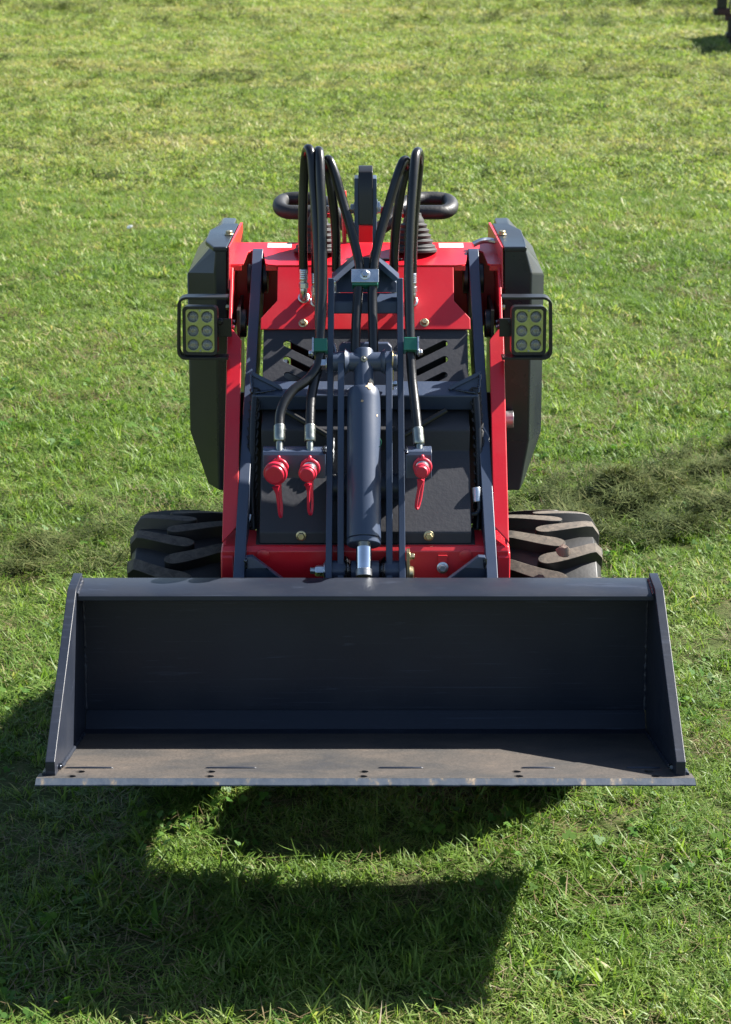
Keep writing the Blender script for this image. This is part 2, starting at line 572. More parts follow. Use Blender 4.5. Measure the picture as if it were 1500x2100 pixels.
def build_bucket():
    lipz = 0.340
    d = Vector((0, 0.405, 0.261 - lipz)).normalized()        # along the floor, to the back
    nrm = Vector((0, -d.z, d.y))                             # up from the floor
    W = 0.521
    # floor, heel, back and top flange as one bent sheet 6 mm thick
    prof = [(0.10, lipz + d.z / d.y * 0.10), (0.405, 0.261), (0.425, 0.262), (0.452, 0.290), (0.462, 0.534)]
    outer = [(0.10, prof[0][1] - 0.006), (0.404, 0.255), (0.428, 0.256), (0.458, 0.288), (0.468, 0.536)]
    fl = MB()
    fl.prism([(-W, *prof[0]), (-W, *prof[1]), (-W, *outer[1]), (-W, *outer[0])], [(W, *prof[0]), (W, *prof[1]), (W, *outer[1]), (W, *outer[0])])
    bk = fl.build('bucket', M['floor'], L)
    hs = MB().yz([prof[1], prof[2], prof[3], outer[3], outer[2], outer[1]], -W, W)
    hs.build('heel_plate', M['bucket'], bk, 0.001)
    bp = MB().yz([prof[3], prof[4], outer[4], outer[3]], -W, W)
    bp.build('back_plate', M['bucket'], bk)
    tf = MB().yz([(0.468, 0.5365), (0.470, 0.5425), (0.462, 0.545), (0.380, 0.5415), (0.3735, 0.538), (0.3725, 0.530), (0.3765, 0.528), (0.384, 0.5345)], -W, W)
    tf.build('top_flange', M['bucket'], bk, 0.001)
    # wear edge with bolt holes
    hx = [(-0.4843, 0.046), (-0.4948, 0.006), (-0.2633, 0.046), (-0.2627, 0.006), (-0.0033, 0.046), (-0.0049, 0.006), (0.2553, 0.047), (0.2567, 0.007), (0.4812, 0.048), (0.4880, 0.008)]
    holes = [circle(x, q_, 0.0085, 14, 0.0105) for x, q_ in hx]
    fr = frame_of(Vector((0, 0, lipz)) - nrm * 0.004, (1, 0, 0), d)
    plate('wear_edge', [(-0.551, -0.010), (0.551, -0.010), (0.551, 0.030), (0.519, 0.062), (0.519, 0.128), (-0.519, 0.128), (-0.519, 0.062), (-0.551, 0.030)], holes, 0.010, fr, M['floor'], bk)
    MB().yz([((Vector((0, 0, lipz)) + d * q_ - nrm * h_).y, (Vector((0, 0, lipz)) + d * q_ - nrm * h_).z) for q_, h_ in ((-0.008, 0.0092), (0.12, 0.0092), (0.12, 0.0115), (-0.008, 0.0115))], -0.519, 0.519).build('lower_lip_plate', M['bucket'], bk)
    a = Vector((0, 0, lipz)) + nrm * 0.001
    e = MB()
    def pt(q_, h_):
        w_ = a + d * q_ + nrm * h_
        return (w_.y, w_.z)
    # bevelled front, nicked here and there along its length
    random.seed(77)
    xs = [-0.5512 + 1.1024 * i / 90 for i in range(91)]
    rows = []
    for x in xs:
        nk = random.choice((0, 0, 0, 0.0006, 0.0014)) if abs(x) < 0.54 else 0
        rows.append([Vector((x, *pt(-0.0098, 0.0))), Vector((x, *pt(-0.0245 + nk * 1.6, -0.0085))), Vector((x, *pt(-0.0250 + nk * 1.6, -0.0105))), Vector((x, *pt(-0.0098, -0.0108)))])
    e.v = [p for r_ in rows for p in r_]
    e.f = [(i * 4 + j, i * 4 + (j + 1) % 4, i * 4 + 4 + (j + 1) % 4, i * 4 + 4 + j) for i in range(90) for j in range(4)] + [(3, 2, 1, 0), (360, 361, 362, 363)]
    e.mi = [0] * len(e.f)
    e.build('lip_bevel', M['lip'], bk, sharp=20)
    # welds that hold the wear edge, on the floor
    for x0, x1 in ((-0.515, -0.43), (-0.275, -0.185), (0.02, 0.10), (0.265, 0.325), (0.445, 0.505)):
        p0, p1 = (Vector((x, 0, lipz)) + d * 0.076 + nrm * 0.0008 for x in (x0, x1))
        MB().tube([p0, p0.lerp(p1, 0.06), p0.lerp(p1, 0.5), p0.lerp(p1, 0.94), p1], [0.0006, 0.0028, 0.0033, 0.0028, 0.0006], 8).build('weld_bead', M['bucket'], bk, sharp=80)
    for s in (-1, 1):
        poly = [(0.010, 0.334), (0.010, 0.364), (0.371, 0.549), (0.376, 0.552), (0.470, 0.552), (0.474, 0.288), (0.446, 0.250), (0.404, 0.246), (0.06, 0.314)]
        MB().yz(poly, s * 0.5215, s * 0.5380).build('side_plate', M['bucket'], bk, 0.0015)
        x = s * 0.5205
        weld([(x, 0.08, 0.327), (x, 0.40, 0.2635)], 0.0042, bk, mat=M['bucket'])
        weld([(x, 0.447, 0.294), (x, 0.459, 0.40)], 0.0042, bk, mat=M['bucket'])
        weld([(x, 0.459, 0.41), (x, 0.4615, 0.52)], 0.0038, bk, mat=M['bucket'])
        weld([(x, 0.374, 0.541), (x, 0.455, 0.546)], 0.0040, bk, mat=M['bucket'])
        weld([(s * 0.541, 0.014, 0.339), (s * 0.541, 0.05, 0.333)], 0.005, bk, mat=M['bucket'])
        # small tack marks near the front corner
        weld([(s * 0.520, 0.05, 0.338), (s * 0.520, 0.066, 0.337)], 0.004, bk)
    # hitch brackets behind the back plate
    for x in (-0.2335, -0.055, 0.055, 0.2335):
        MB().yz([(0.469, 0.36), (0.469, 0.50), (0.53, 0.49), (0.55, 0.42), (0.53, 0.38)], x - 0.006, x + 0.006).build('hitch_bracket', M['bucket'], bk, 0.001)
    MB().yz([(0.470, 0.40), (0.470, 0.43), (0.50, 0.43), (0.50, 0.40)], -0.30, 0.30).build('hitch_rail', M['bucket'], bk, 0.001)
    return bk


build_bucket()


def build_wheel(s, yc, xc, name='wheel', back=False):
    Rr, hw = 0.278, 0.088
    zc = 0.274
    k_ = Rr / 0.285
    w = MB()
    n = 72
    prof = [(-0.070, 0.155), (-0.088, 0.17), (-0.1005, 0.205), (-0.098, 0.238), (-hw, 0.254), (-0.06, 0.2605), (0.0, 0.263), (0.06, 0.2605), (hw, 0.254), (0.098, 0.238), (0.1005, 0.205), (0.088, 0.17), (0.070, 0.155)]
    prof = [(a_, r_ * k_) for a_, r_ in prof]
    w.lathe((xc, yc, zc), (1, 0, 0), prof, n)

    def rs(u):
        return k_ * (0.263 - 0.009 * (u * u) if u < 1.05 else 0.254 - (u - 1.05) * 0.16)
    N = 19
    for k in range(N):
        for side in (-1, 1):
            a0 = 2 * math.pi * (k + (0.5 if side < 0 else 0.0)) / N + (0.07 if not back else 0)
            K = 17
            rows = []
            for i in range(K):
                t = 1 - (1 - i / (K - 1)) ** 1.7
                u = 1.15 - t * 1.47                      # from the shoulder across past the middle
                x = side * u * hw
                da = R(9.0) * math.sin(t * math.pi * 0.5) + R(1.0) * t
                half = 0.0140 * (1.0 if t < 0.80 else math.sqrt(max(0.0, 1 - ((t - 0.80) / 0.2) ** 2)) * 0.97 + 0.03)
                half *= 1.25 if t < 0.08 else 1.0
                base = half + 0.0045
                rt = Rr - 0.007 * u * u - (0.020 * max(0, u - 0.98) / 0.17)
                rb = rs(abs(u)) - 0.004
                row = []
                for ang, rad in ((-base / 0.26, rb), (-half / Rr, rt), (half / Rr, rt), (base / 0.26, rb)):
                    al = a0 + da + ang
                    row.append(Vector((xc + x, yc - rad * math.sin(al), zc + rad * math.cos(al))))
                rows.append(row)
            vs = [p for r_ in rows for p in r_]
            fs_side, fs_top = [], []
            for i in range(K - 1):
                o = i * 4
                fs_top.append((o + 1, o + 2, o + 6, o + 5))
                fs_side += [(o, o + 1, o + 5, o + 4), (o + 2, o + 3, o + 7, o + 6), (o + 3, o, o + 4, o + 7)]
            fs_side += [(0, 1, 2, 3), ((K - 1) * 4 + 3, (K - 1) * 4 + 2, (K - 1) * 4 + 1, (K - 1) * 4)]
            off = len(w.v)
            w.add(vs, fs_side, 0)
            w.f += [tuple(i + off for i in q) for q in fs_top]
            w.mi += [1] * len(fs_top)
        # shoulder bars on the sidewall
        for side in (-1, 1):
            a1 = 2 * math.pi * (k + (0.5 if side < 0 else 0.0)) / N + R(2)
            c = Vector((xc + side * 0.0985, yc - 0.226 * math.sin(a1), zc + 0.226 * math.cos(a1)))
            w.box(c, (0.009, 0.022, 0.040), Matrix.Rotation(a1, 3, 'X'))
    # tread blocks between lugs near the shoulder
    wo = w.build(name, [M['tyre'], M['lug']], L, 0.0012, sharp=40)
    rim = MB()
    rim.lathe((xc - 0.068, yc, zc), (1, 0, 0), [(0, 0.158), (0.010, 0.150), (0.02, 0.135), (0.116, 0.135), (0.126, 0.150), (0.136, 0.158)], 40)
    rim.lathe((xc + s * 0.03, yc, zc), (s, 0, 0), [(0, 0.07), (0.02, 0.065), (0.025, 0.05)], 24)
    rim.build('rim', M['grey'], wo)
    for i in range(5):
        t = 2 * math.pi * i / 5
        bolt((xc + s * 0.069, yc + 0.05 * math.cos(t) * 1.8, zc + 0.05 * math.sin(t) * 1.8), (s, 0, 0), wo, M['zinc'], 0.010, 0.009, name='wheel_nut')
    return wo


build_wheel(-1, 0.855, -0.363)
build_wheel(1, 0.855, 0.363)


# chassis ------------------------------------------------------------
def build_chassis():
    c = MB()
    c.yz([(0.570, 0.475), (0.570, 0.563), (0.576, 0.571), (0.640, 0.585), (0.640, 0.579), (0.578, 0.564), (0.5765, 0.475)], -0.2695, 0.2695)
    ch = c.build('chassis', M['red'], L, 0.002)
    for s in (-1, 1):
        side = MB().yz([(1.04, 0.60), (1.35, 0.58), (1.35, 0.24), (1.12, 0.24), (1.02, 0.50)], s * 0.2615, s * 0.2685)
        side.build('chassis_side', M['red'], ch, 0.001)
    MB().box((0, 1.24, 0.25), (0.51, 0.22, 0.012)).build('belly_plate', M['black'], ch, 0.001)
    # axle stubs to the wheels
    for s in (-1, 1):
        MB().cyl((s * 0.25, 0.855, 0.275), (s * 0.335, 0.855, 0.275), 0.045, n=24).build('axle', M['black'], ch)
    # small bolted bracket on the cross member and fold tabs
    p = P(908, 1163, 0.568)
    MB().box((p.x, 0.5675, p.z - 0.005), (0.017, 0.005, 0.058)).build('bracket', M['red'], ch, 0.0006)
    bolt((p.x, 0.5645, p.z), (0, -1, 0.1), ch, M['zinc'], 0.0082, 0.009)
    for px, py in ((540, 1140), (955, 1140)):
        q = P(px, py, 0.566)
        MB().lathe((q.x, 0.5700, q.z), (0, -1, 0), [(0, 0.012), (0.003, 0.012), (0.004, 0.010)], 20).build('cover_plug', M['red'], ch)
    # rear frame and rear wheels stand behind, inside the track of the front ones
    return ch


CH = build_chassis()
build_wheel(-1, 1.40, -0.130, back=True)
build_wheel(1, 1.40, 0.130, back=True)


def side_wall_and_post(s):
    wall = MB().yz([(0.576, 0.573), (0.868, 0.932), (0.868, 0.936), (0.964, 1.032), (1.110, 1.053), (1.110, 0.60), (1.03, 0.62), (0.97, 0.69), (0.72, 0.69), (0.62, 0.60)], s * 0.2625, s * 0.2685)
    w = wall.build('side_wall', M['red'], L, 0.0015)
    # folded front flange of the post
    a, b_ = Vector((0, 0.573, 0.566)), Vector((0, 0.865, 0.931))
    d = (b_ - a).normalized()
    nrm = Vector((0, -d.z, d.y))
    f = MB()
    lo_in, lo_out, hi_in, hi_out = 0.045, 0.012, (b_ - a).length - 0.030, (b_ - a).length
    x_in, x_out = s * 0.2415, s * 0.2700
    top = [a + d * lo_in + Vector((x_in, 0, 0)), a + d * lo_out + Vector((x_out, 0, 0)), a + d * hi_out + Vector((x_out, 0, 0)), a + d * hi_out * 0.985 + Vector((s * 0.259, 0, 0)), a + d * hi_in + Vector((x_in, 0, 0))]
    f.prism([p + nrm * 0.006 for p in top], [p + nrm * 0.001 for p in top])
    f.build('post_flange', M['red'], w, 0.002)
    # red corner block below the flange
    MB().yz([(0.5675, 0.475), (0.5675, 0.551), (0.574, 0.5605), (0.615, 0.567), (0.615, 0.475)], s * 0.2480, s * 0.2725).build('post_foot', M['red'], w, 0.003)
    # bolts on the outside and small fasteners inside
    bolt((s * 0.2685, 0.985, 0.985), (s, 0, 0), w, M['yellow_zinc'], 0.012, 0.007)
    bolt((s * 0.2685, 0.95, 0.955), (s, 0, 0), w, M['yellow_zinc'], 0.006, 0.008)
    bolt((s * 0.2625, 0.905, 0.935), (-s, -0.5, 0), w, M['zinc'], 0.004, 0.006)
    bolt((s * 0.2625, 0.890, 0.928), (-s, -0.5, 0), w, M['zinc'], 0.004, 0.006)
    return w


for s in (-1, 1):
    side_wall_and_post(s)


def build_hood():
    yf, yr = 0.965, 1.110
    zf, zr = 1.035, 1.056
    up = Vector((0, yr - yf, zr - zf))
    fr = frame_of((0, yf, zf), (1, 0, 0), up)
    Lh = up.length
    o = []
    W = 0.2710
    # top sheet with one open slot per lift arm
    right = [(0.1755, 0.0), (0.1755, -0.001), (0.1935, 0.004), (0.1990, 0.010), (0.2055, 0.080), (0.2105, 0.092), (0.2310, 0.092), (0.2370, 0.084), (0.2430, 0.010), (0.2490, 0.005), (W, 0.004)]
    outl = [(-x, y) for x, y in reversed(right)]
    outl = [(-W, Lh)] + outl + right + [(W, Lh)]
    h = plate('hood', outl, [], 0.004, fr, M['red'], L, 0.0012)
    # front sheet, leaning, narrow at the top and wider at the foot
    a, b_ = Vector((0, 0.881, 0.9235)), Vector((0, yf - 0.001, zf - 0.003))
    d = b_ - a
    l_ = d.length
    fr2 = frame_of(a, (1, 0, 0), d)
    k1, k2 = 0.235 * l_, 0.455 * l_
    front = [(-0.2060, 0), (0.2060, 0), (0.2060, k1 * 0.75), (0.1745, k2), (0.1745, l_), (-0.1745, l_), (-0.1745, k2), (-0.2060, k1 * 0.75)]
    plate('front_panel', front, [], 0.004, fr2, M['red'], h, 0.0012)
    # returns of the front sheet beside the arm recesses
    for s in (-1, 1):
        MB().yz([(0.928, 0.980), (0.964, 1.030), (1.06, 1.042), (1.06, 0.94)], s * 0.1715, s * 0.1745).build('recess_side', M['red'], h)
        MB().box((s * 0.220, 1.085, 0.965), (0.086, 0.004, 0.150)).build('recess_back', M['red'], h)
        # turned-down front edge of the top sheet beside the slot
        MB().box((s * 0.1870, 0.9685, 1.030), (0.022, 0.003, 0.010)).build('edge_fold', M['red'], h, 0.0008)
        MB().box((s * 0.2575, 0.9685, 1.030), (0.022, 0.003, 0.010)).build('edge_fold', M['red'], h, 0.0008)
    # rear skirt
    MB().box((0, 1.1085, 1.022), (0.53, 0.003, 0.062)).build('rear_skirt', M['red'], h)
    nrm = Vector((0, -d.z, d.y)).normalized()
    for px, py in ((622, 664), (871, 663)):
        q = P(px, py, 0.888)
        t = Vector((q.x, 0, 0)) + a + d * ((q.z - a.z) / d.z)
        bolt(t + nrm * 0.0022, nrm, h, M['yellow_zinc'], 0.0066, 0.008)
    # labels on the top sheet
    upn = up.normalized()
    nn = Vector((0, -upn.z, upn.y))
    for x0, x1 in ((-0.199, -0.150), (0.149, 0.199)):
        c = Vector(((x0 + x1) / 2, yf, zf)) + upn * (Lh - 0.0225) + nn * 0.0024
        lb = MB().box(c, (x1 - x0, 0.030, 0.0006), Matrix.Rotation(math.atan2(up.z, up.y), 3, 'X')).build('warning_label', M['white_label'], h)
        for k in range(3):
            MB().box(c + upn * (0.006 - 0.006 * k) + nn * 0.0004, (0.022 - 0.004 * k, 0.0018, 0.0004), Matrix.Rotation(math.atan2(up.z, up.y), 3, 'X')).build('print_line', M['label_ink'], lb)
    # small black latch on the right
    c = Vector((0.053, yf, zf)) + upn * 0.03 + nn * 0.004
    MB().box(c, (0.040, 0.010, 0.004)).build('latch', M['black'], h, 0.001)
    return h


HOOD = build_hood()


def stadium(x, y, length, width, ang, n=6):
    out = []
    for k, base in ((1, -90), (-1, 90)):
        cx = k * (length - width) / 2
        for i in range(n + 1):
            a = R(base + 180 * i / n)
            out.append((cx + width / 2 * math.cos(a), width / 2 * math.sin(a)))
    ca, sa = math.cos(ang), math.sin(ang)
    return [(x + u * ca - v * sa, y + u * sa + v * ca) for u, v in out]


def build_engine_covers():
    # grille with slanting slots
    a, b_ = Vector((0, 0.805, 0.829)), Vector((0, 0.8865, 0.9215))
    d = b_ - a
    l_ = d.length
    fr = frame_of(a, (1, 0, 0), d)
    holes = []
    for s in (-1, 1):
        for px, py in ((617, 716), (617, 743), (619, 770)):
            q = P(px, py, 0.85)
            v = (q.z - a.z) / d.z * l_
            holes.append(stadium(s * abs(q.x), v - 0.006, 0.077, 0.0135, s * R(29.0)))
    g = plate('engine_grille', [(-0.2, 0), (0.2, 0), (0.2, l_), (-0.2, l_)], holes, 0.004, fr, M['grey_matt'], L, 0.0006)
    for s in (-1, 1):
        MB().yz([(0.805, 0.829), (0.8865, 0.921), (0.98, 0.921), (0.98, 0.829)], s * 0.197, s * 0.2005).build('grille_side', M['grey_matt'], g)
    # stepped cover below
    prof = [(0.587, 0.560), (0.587, 0.595), (0.5905, 0.5995), (0.655, 0.664), (0.7105, 0.7214), (0.711, 0.762), (0.714, 0.7655), (0.770, 0.784), (0.805, 0.800), (0.805, 0.826), (0.95, 0.826), (0.95, 0.560)]
    cv = MB().yz(prof, -0.2, 0.2).build('engine_cover', M['grey_matt'], L, 0.0025)
    MB().yz([(0.582, 0.566), (0.582, 0.573), (0.64, 0.590), (0.64, 0.575)], -0.207, 0.207).build('base_flange', M['black'], cv, 0.001)
    for px in (618, 880):
        q = P(px, 1099, 0.587)
        bolt((q.x, 0.587, q.z), (0, -1, 0.05), cv, M['yellow_zinc'], 0.0074, 0.009)
    # struts in the gap under the cross tube
    for s in (-1, 1):
        MB().tube([P(750 - s * 78, 893, 0.700), P(750 - s * 165, 842, 0.74)], 0.0055, 10).build('cover_strut', M['black'], cv)
    # engine and air cleaner inside, seen through the slots
    e = MB().box((0.0, 1.03, 0.79), (0.20, 0.26, 0.22))
    e.cyl((-0.13, 1.05, 0.92), (0.10, 1.05, 0.92), 0.05)
    e.box((-0.13, 1.11, 0.83), (0.05, 0.02, 0.25))
    e.box((0.15, 1.10, 0.85), (0.03, 0.03, 0.25))
    e.box((0.04, 0.925, 0.86), (0.24, 0.02, 0.15))
    e.build('engine_block', M['black'], cv, 0.004)
    MB().box((-0.17, 0.99, 0.79), (0.03, 0.05, 0.09)).build('fuel_filter', M['red'], cv, 0.004)
    # dark inner walls beside the covers
    for s in (-1, 1):
        MB().box((s * 0.250, 0.97, 0.78), (0.006, 0.16, 0.36)).build('inner_wall', M['black'], cv)
        # hose with a spiral guard between cover and arm
        x = s * 0.2135
        path = spline([(x, 0.645, 0.585), (x + s * 0.004, 0.68, 0.66), (x + s * 0.003, 0.72, 0.75), (x - s * 0.002, 0.76, 0.83)], 10)
        hs = MB().tube(path, 0.008, 12).build('return_hose', M['hose'], cv)
        hel = []
        for i in range(len(path) * 4):
            t = i / (len(path) * 4 - 1) * (len(path) - 1)
            j = min(int(t), len(path) - 2)
            p = path[j].lerp(path[j + 1], t - j)
            ang = i * 0.9
            hel.append(p + Vector((math.cos(ang) * 0.0095, math.sin(ang) * 0.006, math.sin(ang) * 0.006)))
        MB().tube(hel, 0.0028, 6).build('spiral_guard', M['boot'], hs)
    for s in (-1, 1):
        MB().box((s * 0.231, 0.87, 0.665), (0.060, 0.004, 0.27)).build('gap_panel', M['black'], cv)
    # steel pipe bend at the right of the cover
    pp = spline([P(968, 1055, 0.625), P(978, 1053, 0.625), P(983, 1045, 0.63), P(983, 1030, 0.635), P(980, 1003, 0.645)], 6)
    pb = MB().tube(pp, 0.0042, 10).build('steel_pipe', M['tank'], cv)
    MB().cyl(P(979, 1030, 0.636), P(977, 1000, 0.648), 0.0085, n=16).build('pipe_ferrule', M['zinc'], pb, 0.001)
    q = P(487, 1075, 0.66)
    MB().cyl(P(508, 1080, 0.64), P(514, 1055, 0.65), 0.006, n=14).build('hose_fitting', M['zinc'], cv, 0.001)
    return cv


CV = build_engine_covers()


def build_arm(s):
    def xc(y):
        return s * (0.2365 - 0.037 * (y - 0.50))
    top = [(0.470, 0.490), (1.030, 1.053)]
    d = Vector((0, top[1][0] - top[0][0], top[1][1] - top[0][1])).normalized()
    n_ = Vector((0, d.z, -d.y))                      # below / behind the arm
    poly = [(0.470, 0.490), (1.030, 1.053)]
    e = [(1.040, 1.057), (1.060, 1.047), (1.068, 1.025)]
    back = [(1.060, 0.975), (1.030, 0.940), (0.62, 0.530), (0.560, 0.475), (0.51, 0.445), (0.480, 0.455)]
    poly = poly + e + back
    t = 0.0105
    a = MB().prism([(xc(y) - t, y, z) for y, z in poly], [(xc(y) + t, y, z) for y, z in poly])
    arm = a.build('lift_arm', M['grey'], L, 0.0016)
    for side in (-1, 1):
        x = xc(1.02)
        MB().cyl((x + side * 0.0107, 1.030, 0.998), (x + side * 0.0207, 1.030, 0.998), 0.030, n=28).build('pivot_boss', M['black'], arm, 0.002)
    # lift cylinder eye low in the recess
    MB().cyl((s * 0.236, 0.935, 0.925), (s * 0.254, 0.935, 0.925), 0.028, n=28).build('cylinder_eye', M['black'], arm, 0.003)
    # upper gusset to the cross tube
    g = MB()
    p1, p2, p3 = P(750 + s * 234, 764, 0.7700), P(750 + s * 172, 797, 0.7570), P(750 + s * 232, 803, 0.7530)
    tri = [p1, p2, p3]
    lo = [p + Vector((0, 0.012, -0.022)) for p in tri]
    fl = [P(750 + s * 236, 760, 0.7730), P(750 + s * 176, 790, 0.7590), P(750 + s * 170, 797, 0.7570), P(750 + s * 174, 800, 0.7560), P(750 + s * 234, 770, 0.7690)]
    g.prism(fl, [p + Vector((0, 0.010, -0.003)) for p in fl])
    web = [P(750 + s * 233, 770, 0.7740), P(750 + s * 178, 799, 0.7610), P(750 + s * 232, 808, 0.7570)]
    g.prism(web, [p + Vector((0, 0.006, 0.002)) for p in web])
    g.build('upper_gusset', M['grey'], arm, 0.001)
    weld([P(750 + s * 235, 768, 0.7680), P(750 + s * 232, 808, 0.7510)], 0.003, arm)
    weld([P(750 + s * 225, 806, 0.7490), P(750 + s * 186, 800, 0.7525)], 0.0026, arm)
    # lower gusset
    g = MB()
    y0 = 0.505
    top_ = [P(750 + s * 246, 1143, 0.513), P(750 + s * 232, 1142, 0.513), P(750 + s * 204, 1163, 0.509), P(750 + s * 160, 1196, 0.50), P(750 + s * 140, 1215, 0.497)]
    bot_ = [P(750 + s * 150, 1215, 0.497), P(750 + s * 176, 1190, 0.50), P(750 + s * 202, 1166, 0.508), P(750 + s * 212, 1165, 0.511), P(750 + s * 246, 1167, 0.513)]
    g.prism(top_ + bot_, [p + Vector((0, 0.016, 0.0)) for p in top_ + bot_])
    web = [P(750 + s * 247, 1160, 0.532), P(750 + s * 204, 1162, 0.529), P(750 + s * 158, 1195, 0.522), P(750 + s * 150, 1225, 0.520), P(750 + s * 247, 1225, 0.532)]
    g.prism(web, [p + Vector((0, 0.006, 0.0)) for p in web])
    g.build('lower_gusset', M['grey'], arm, 0.001)
    weld([P(750 + s * 246, 1146, 0.509), P(750 + s * 244, 1166, 0.509)], 0.0032, arm)
    return arm


for s in (-1, 1):
    build_arm(s)
# cross tube between the arms
c25, s25 = math.cos(R(25)), math.sin(R(25))
p0 = (0.745, 0.822)
ct = [p0, (p0[0] + 0.048 * c25, p0[1] + 0.048 * s25), (p0[0] + 0.048 * c25 + 0.036 * s25, p0[1] + 0.048 * s25 - 0.036 * c25), (p0[0] + 0.036 * s25, p0[1] - 0.036 * c25)]
CT = MB().yz(ct, -0.2185, 0.2185).build('cross_tube', M['grey'], L, 0.004, seg=3)
# second, lower tie tube between the mast plates
MB().cyl((-0.07, 0.645, 0.668), (0.07, 0.645, 0.668), 0.026, n=24).build('lower_tie_tube', M['grey'], L)


# mast (tilt frame), links and tilt cylinder -------------------------
def build_mast():
    root = None
    for s in (-1, 1):
        def xm(y):
            return s * (0.0685 - 0.002 * (y - 0.5) / 0.24)
        front = [(0.468, 0.485), (0.500, 0.530), (0.700, 0.863), (0.796, 1.041)]
        back = [(0.812, 1.039), (0.822, 1.01), (0.734, 0.850), (0.548, 0.535), (0.515, 0.470)]
        poly = front + back
        t = 0.0058
        m_ = MB().prism([(xm(y) - t, y, z) for y, z in poly], [(xm(y) + t, y, z) for y, z in poly])
        o = m_.build('mast_plate', M['grey'], L, 0.001)
        # bright weld run along the plate edge
        x = s * 0.0685 + 0.0056
        if s < 0:
            weld([P(683, 900, 0.7025), P(682, 948, 0.6750)], 0.0042, o, mat=M['zinc'])
            weld([P(684, 705, 0.7500), P(690, 728, 0.7375), P(692, 742, 0.7313)], 0.0048, o, mat=M['steel'])
        # slanting cap plates to the head
        p1, p2 = P(750 + s * 70, 573, 0.7963), P(750 + s * 13, 522, 0.8375)
        q1, q2 = P(750 + s * 59, 577, 0.7963), P(750 + s * 8, 533, 0.8375)
        MB().prism([p1, p2, q2, q1], [p + Vector((0, 0.06, 0)) for p in (p1, p2, q2, q1)]).build('mast_cap', M['grey'], o, 0.001)
        root = o
    # sunk plate and dark tube between the plates
    tp = [P(690, 600, 0.8313), P(690, 580, 0.8375), P(738, 528, 0.8688), P(766, 528, 0.8688), P(814, 580, 0.8375), P(814, 600, 0.8313)]
    MB().prism(tp, [p + Vector((0, 0.006, 0)) for p in tp]).build('mast_web', M['grey'], L, 0.001)
    MB().yz([(0.795, 0.972), (0.802, 0.995), (0.835, 1.007), (0.835, 0.972)], -0.0625, 0.0625).build('mast_tube', M['grey'], L, 0.003)
    # head: two cheeks with a thick curved block between them
    head = MB()
    for px0, px1 in ((727, 736.5), (764.5, 773)):
        pl = [P(px0, 536, 0.8400), P(px0, 420, 0.8625), P(px0, 366, 0.8750)]
        pl2 = [p + Vector((0, 0.05, 0)) for p in reversed(pl)]
        w_ = Vector((P(px1, 420, 0.8625).x - P(px0, 420, 0.8625).x, 0, 0))
        ring = pl + pl2
        head.prism(ring, [p + w_ for p in ring])
    hd = head.build('mast_head', M['grey'], L, 0.0015)
    prof = []
    for px_y, Y in ((462, 0.8525), (400, 0.8575), (372, 0.8625), (352, 0.8713), (341, 0.8900)):
        q = P(750, px_y, Y)
        prof.append((q.y, q.z))
    prof += [(0.918, prof[-1][1] - 0.002), (0.933, prof[-1][1] - 0.02), (0.925, 1.12), (0.90, prof[0][1])]
    MB().yz(prof, P(735.5, 400, 0.8625).x, P(765, 400, 0.8625).x).build('lock_hook', M['black'], hd, 0.002)
    # pin through the head with red retaining clips
    q = P(750, 428, 0.8813)
    MB().cyl((-0.028, q.y, q.z), (0.030, q.y, q.z), 0.008, n=18).build('head_pin', M['zinc'], hd, 0.001)
    bolt((-0.0215, q.y, q.z), (-1, 0, 0), hd, M['steel'], 0.010, 0.007)
    bolt((0.0225, q.y, q.z + 0.004), (1, 0, 0), hd, M['zinc'], 0.011, 0.005)
    MB().box((0.031, q.y - 0.002, q.z - 0.012), (0.004, 0.010, 0.024)).build('retaining_clip', M['red'], hd, 0.0008)
    MB().box((0.034, q.y - 0.002, q.z + 0.001), (0.012, 0.008, 0.006)).build('retaining_clip', M['red'], hd, 0.0008)
    MB().box((-0.031, q.y - 0.002, q.z - 0.004), (0.010, 0.008, 0.010)).build('retaining_clip', M['red'], hd, 0.0008)
    return hd


HEAD = build_mast()


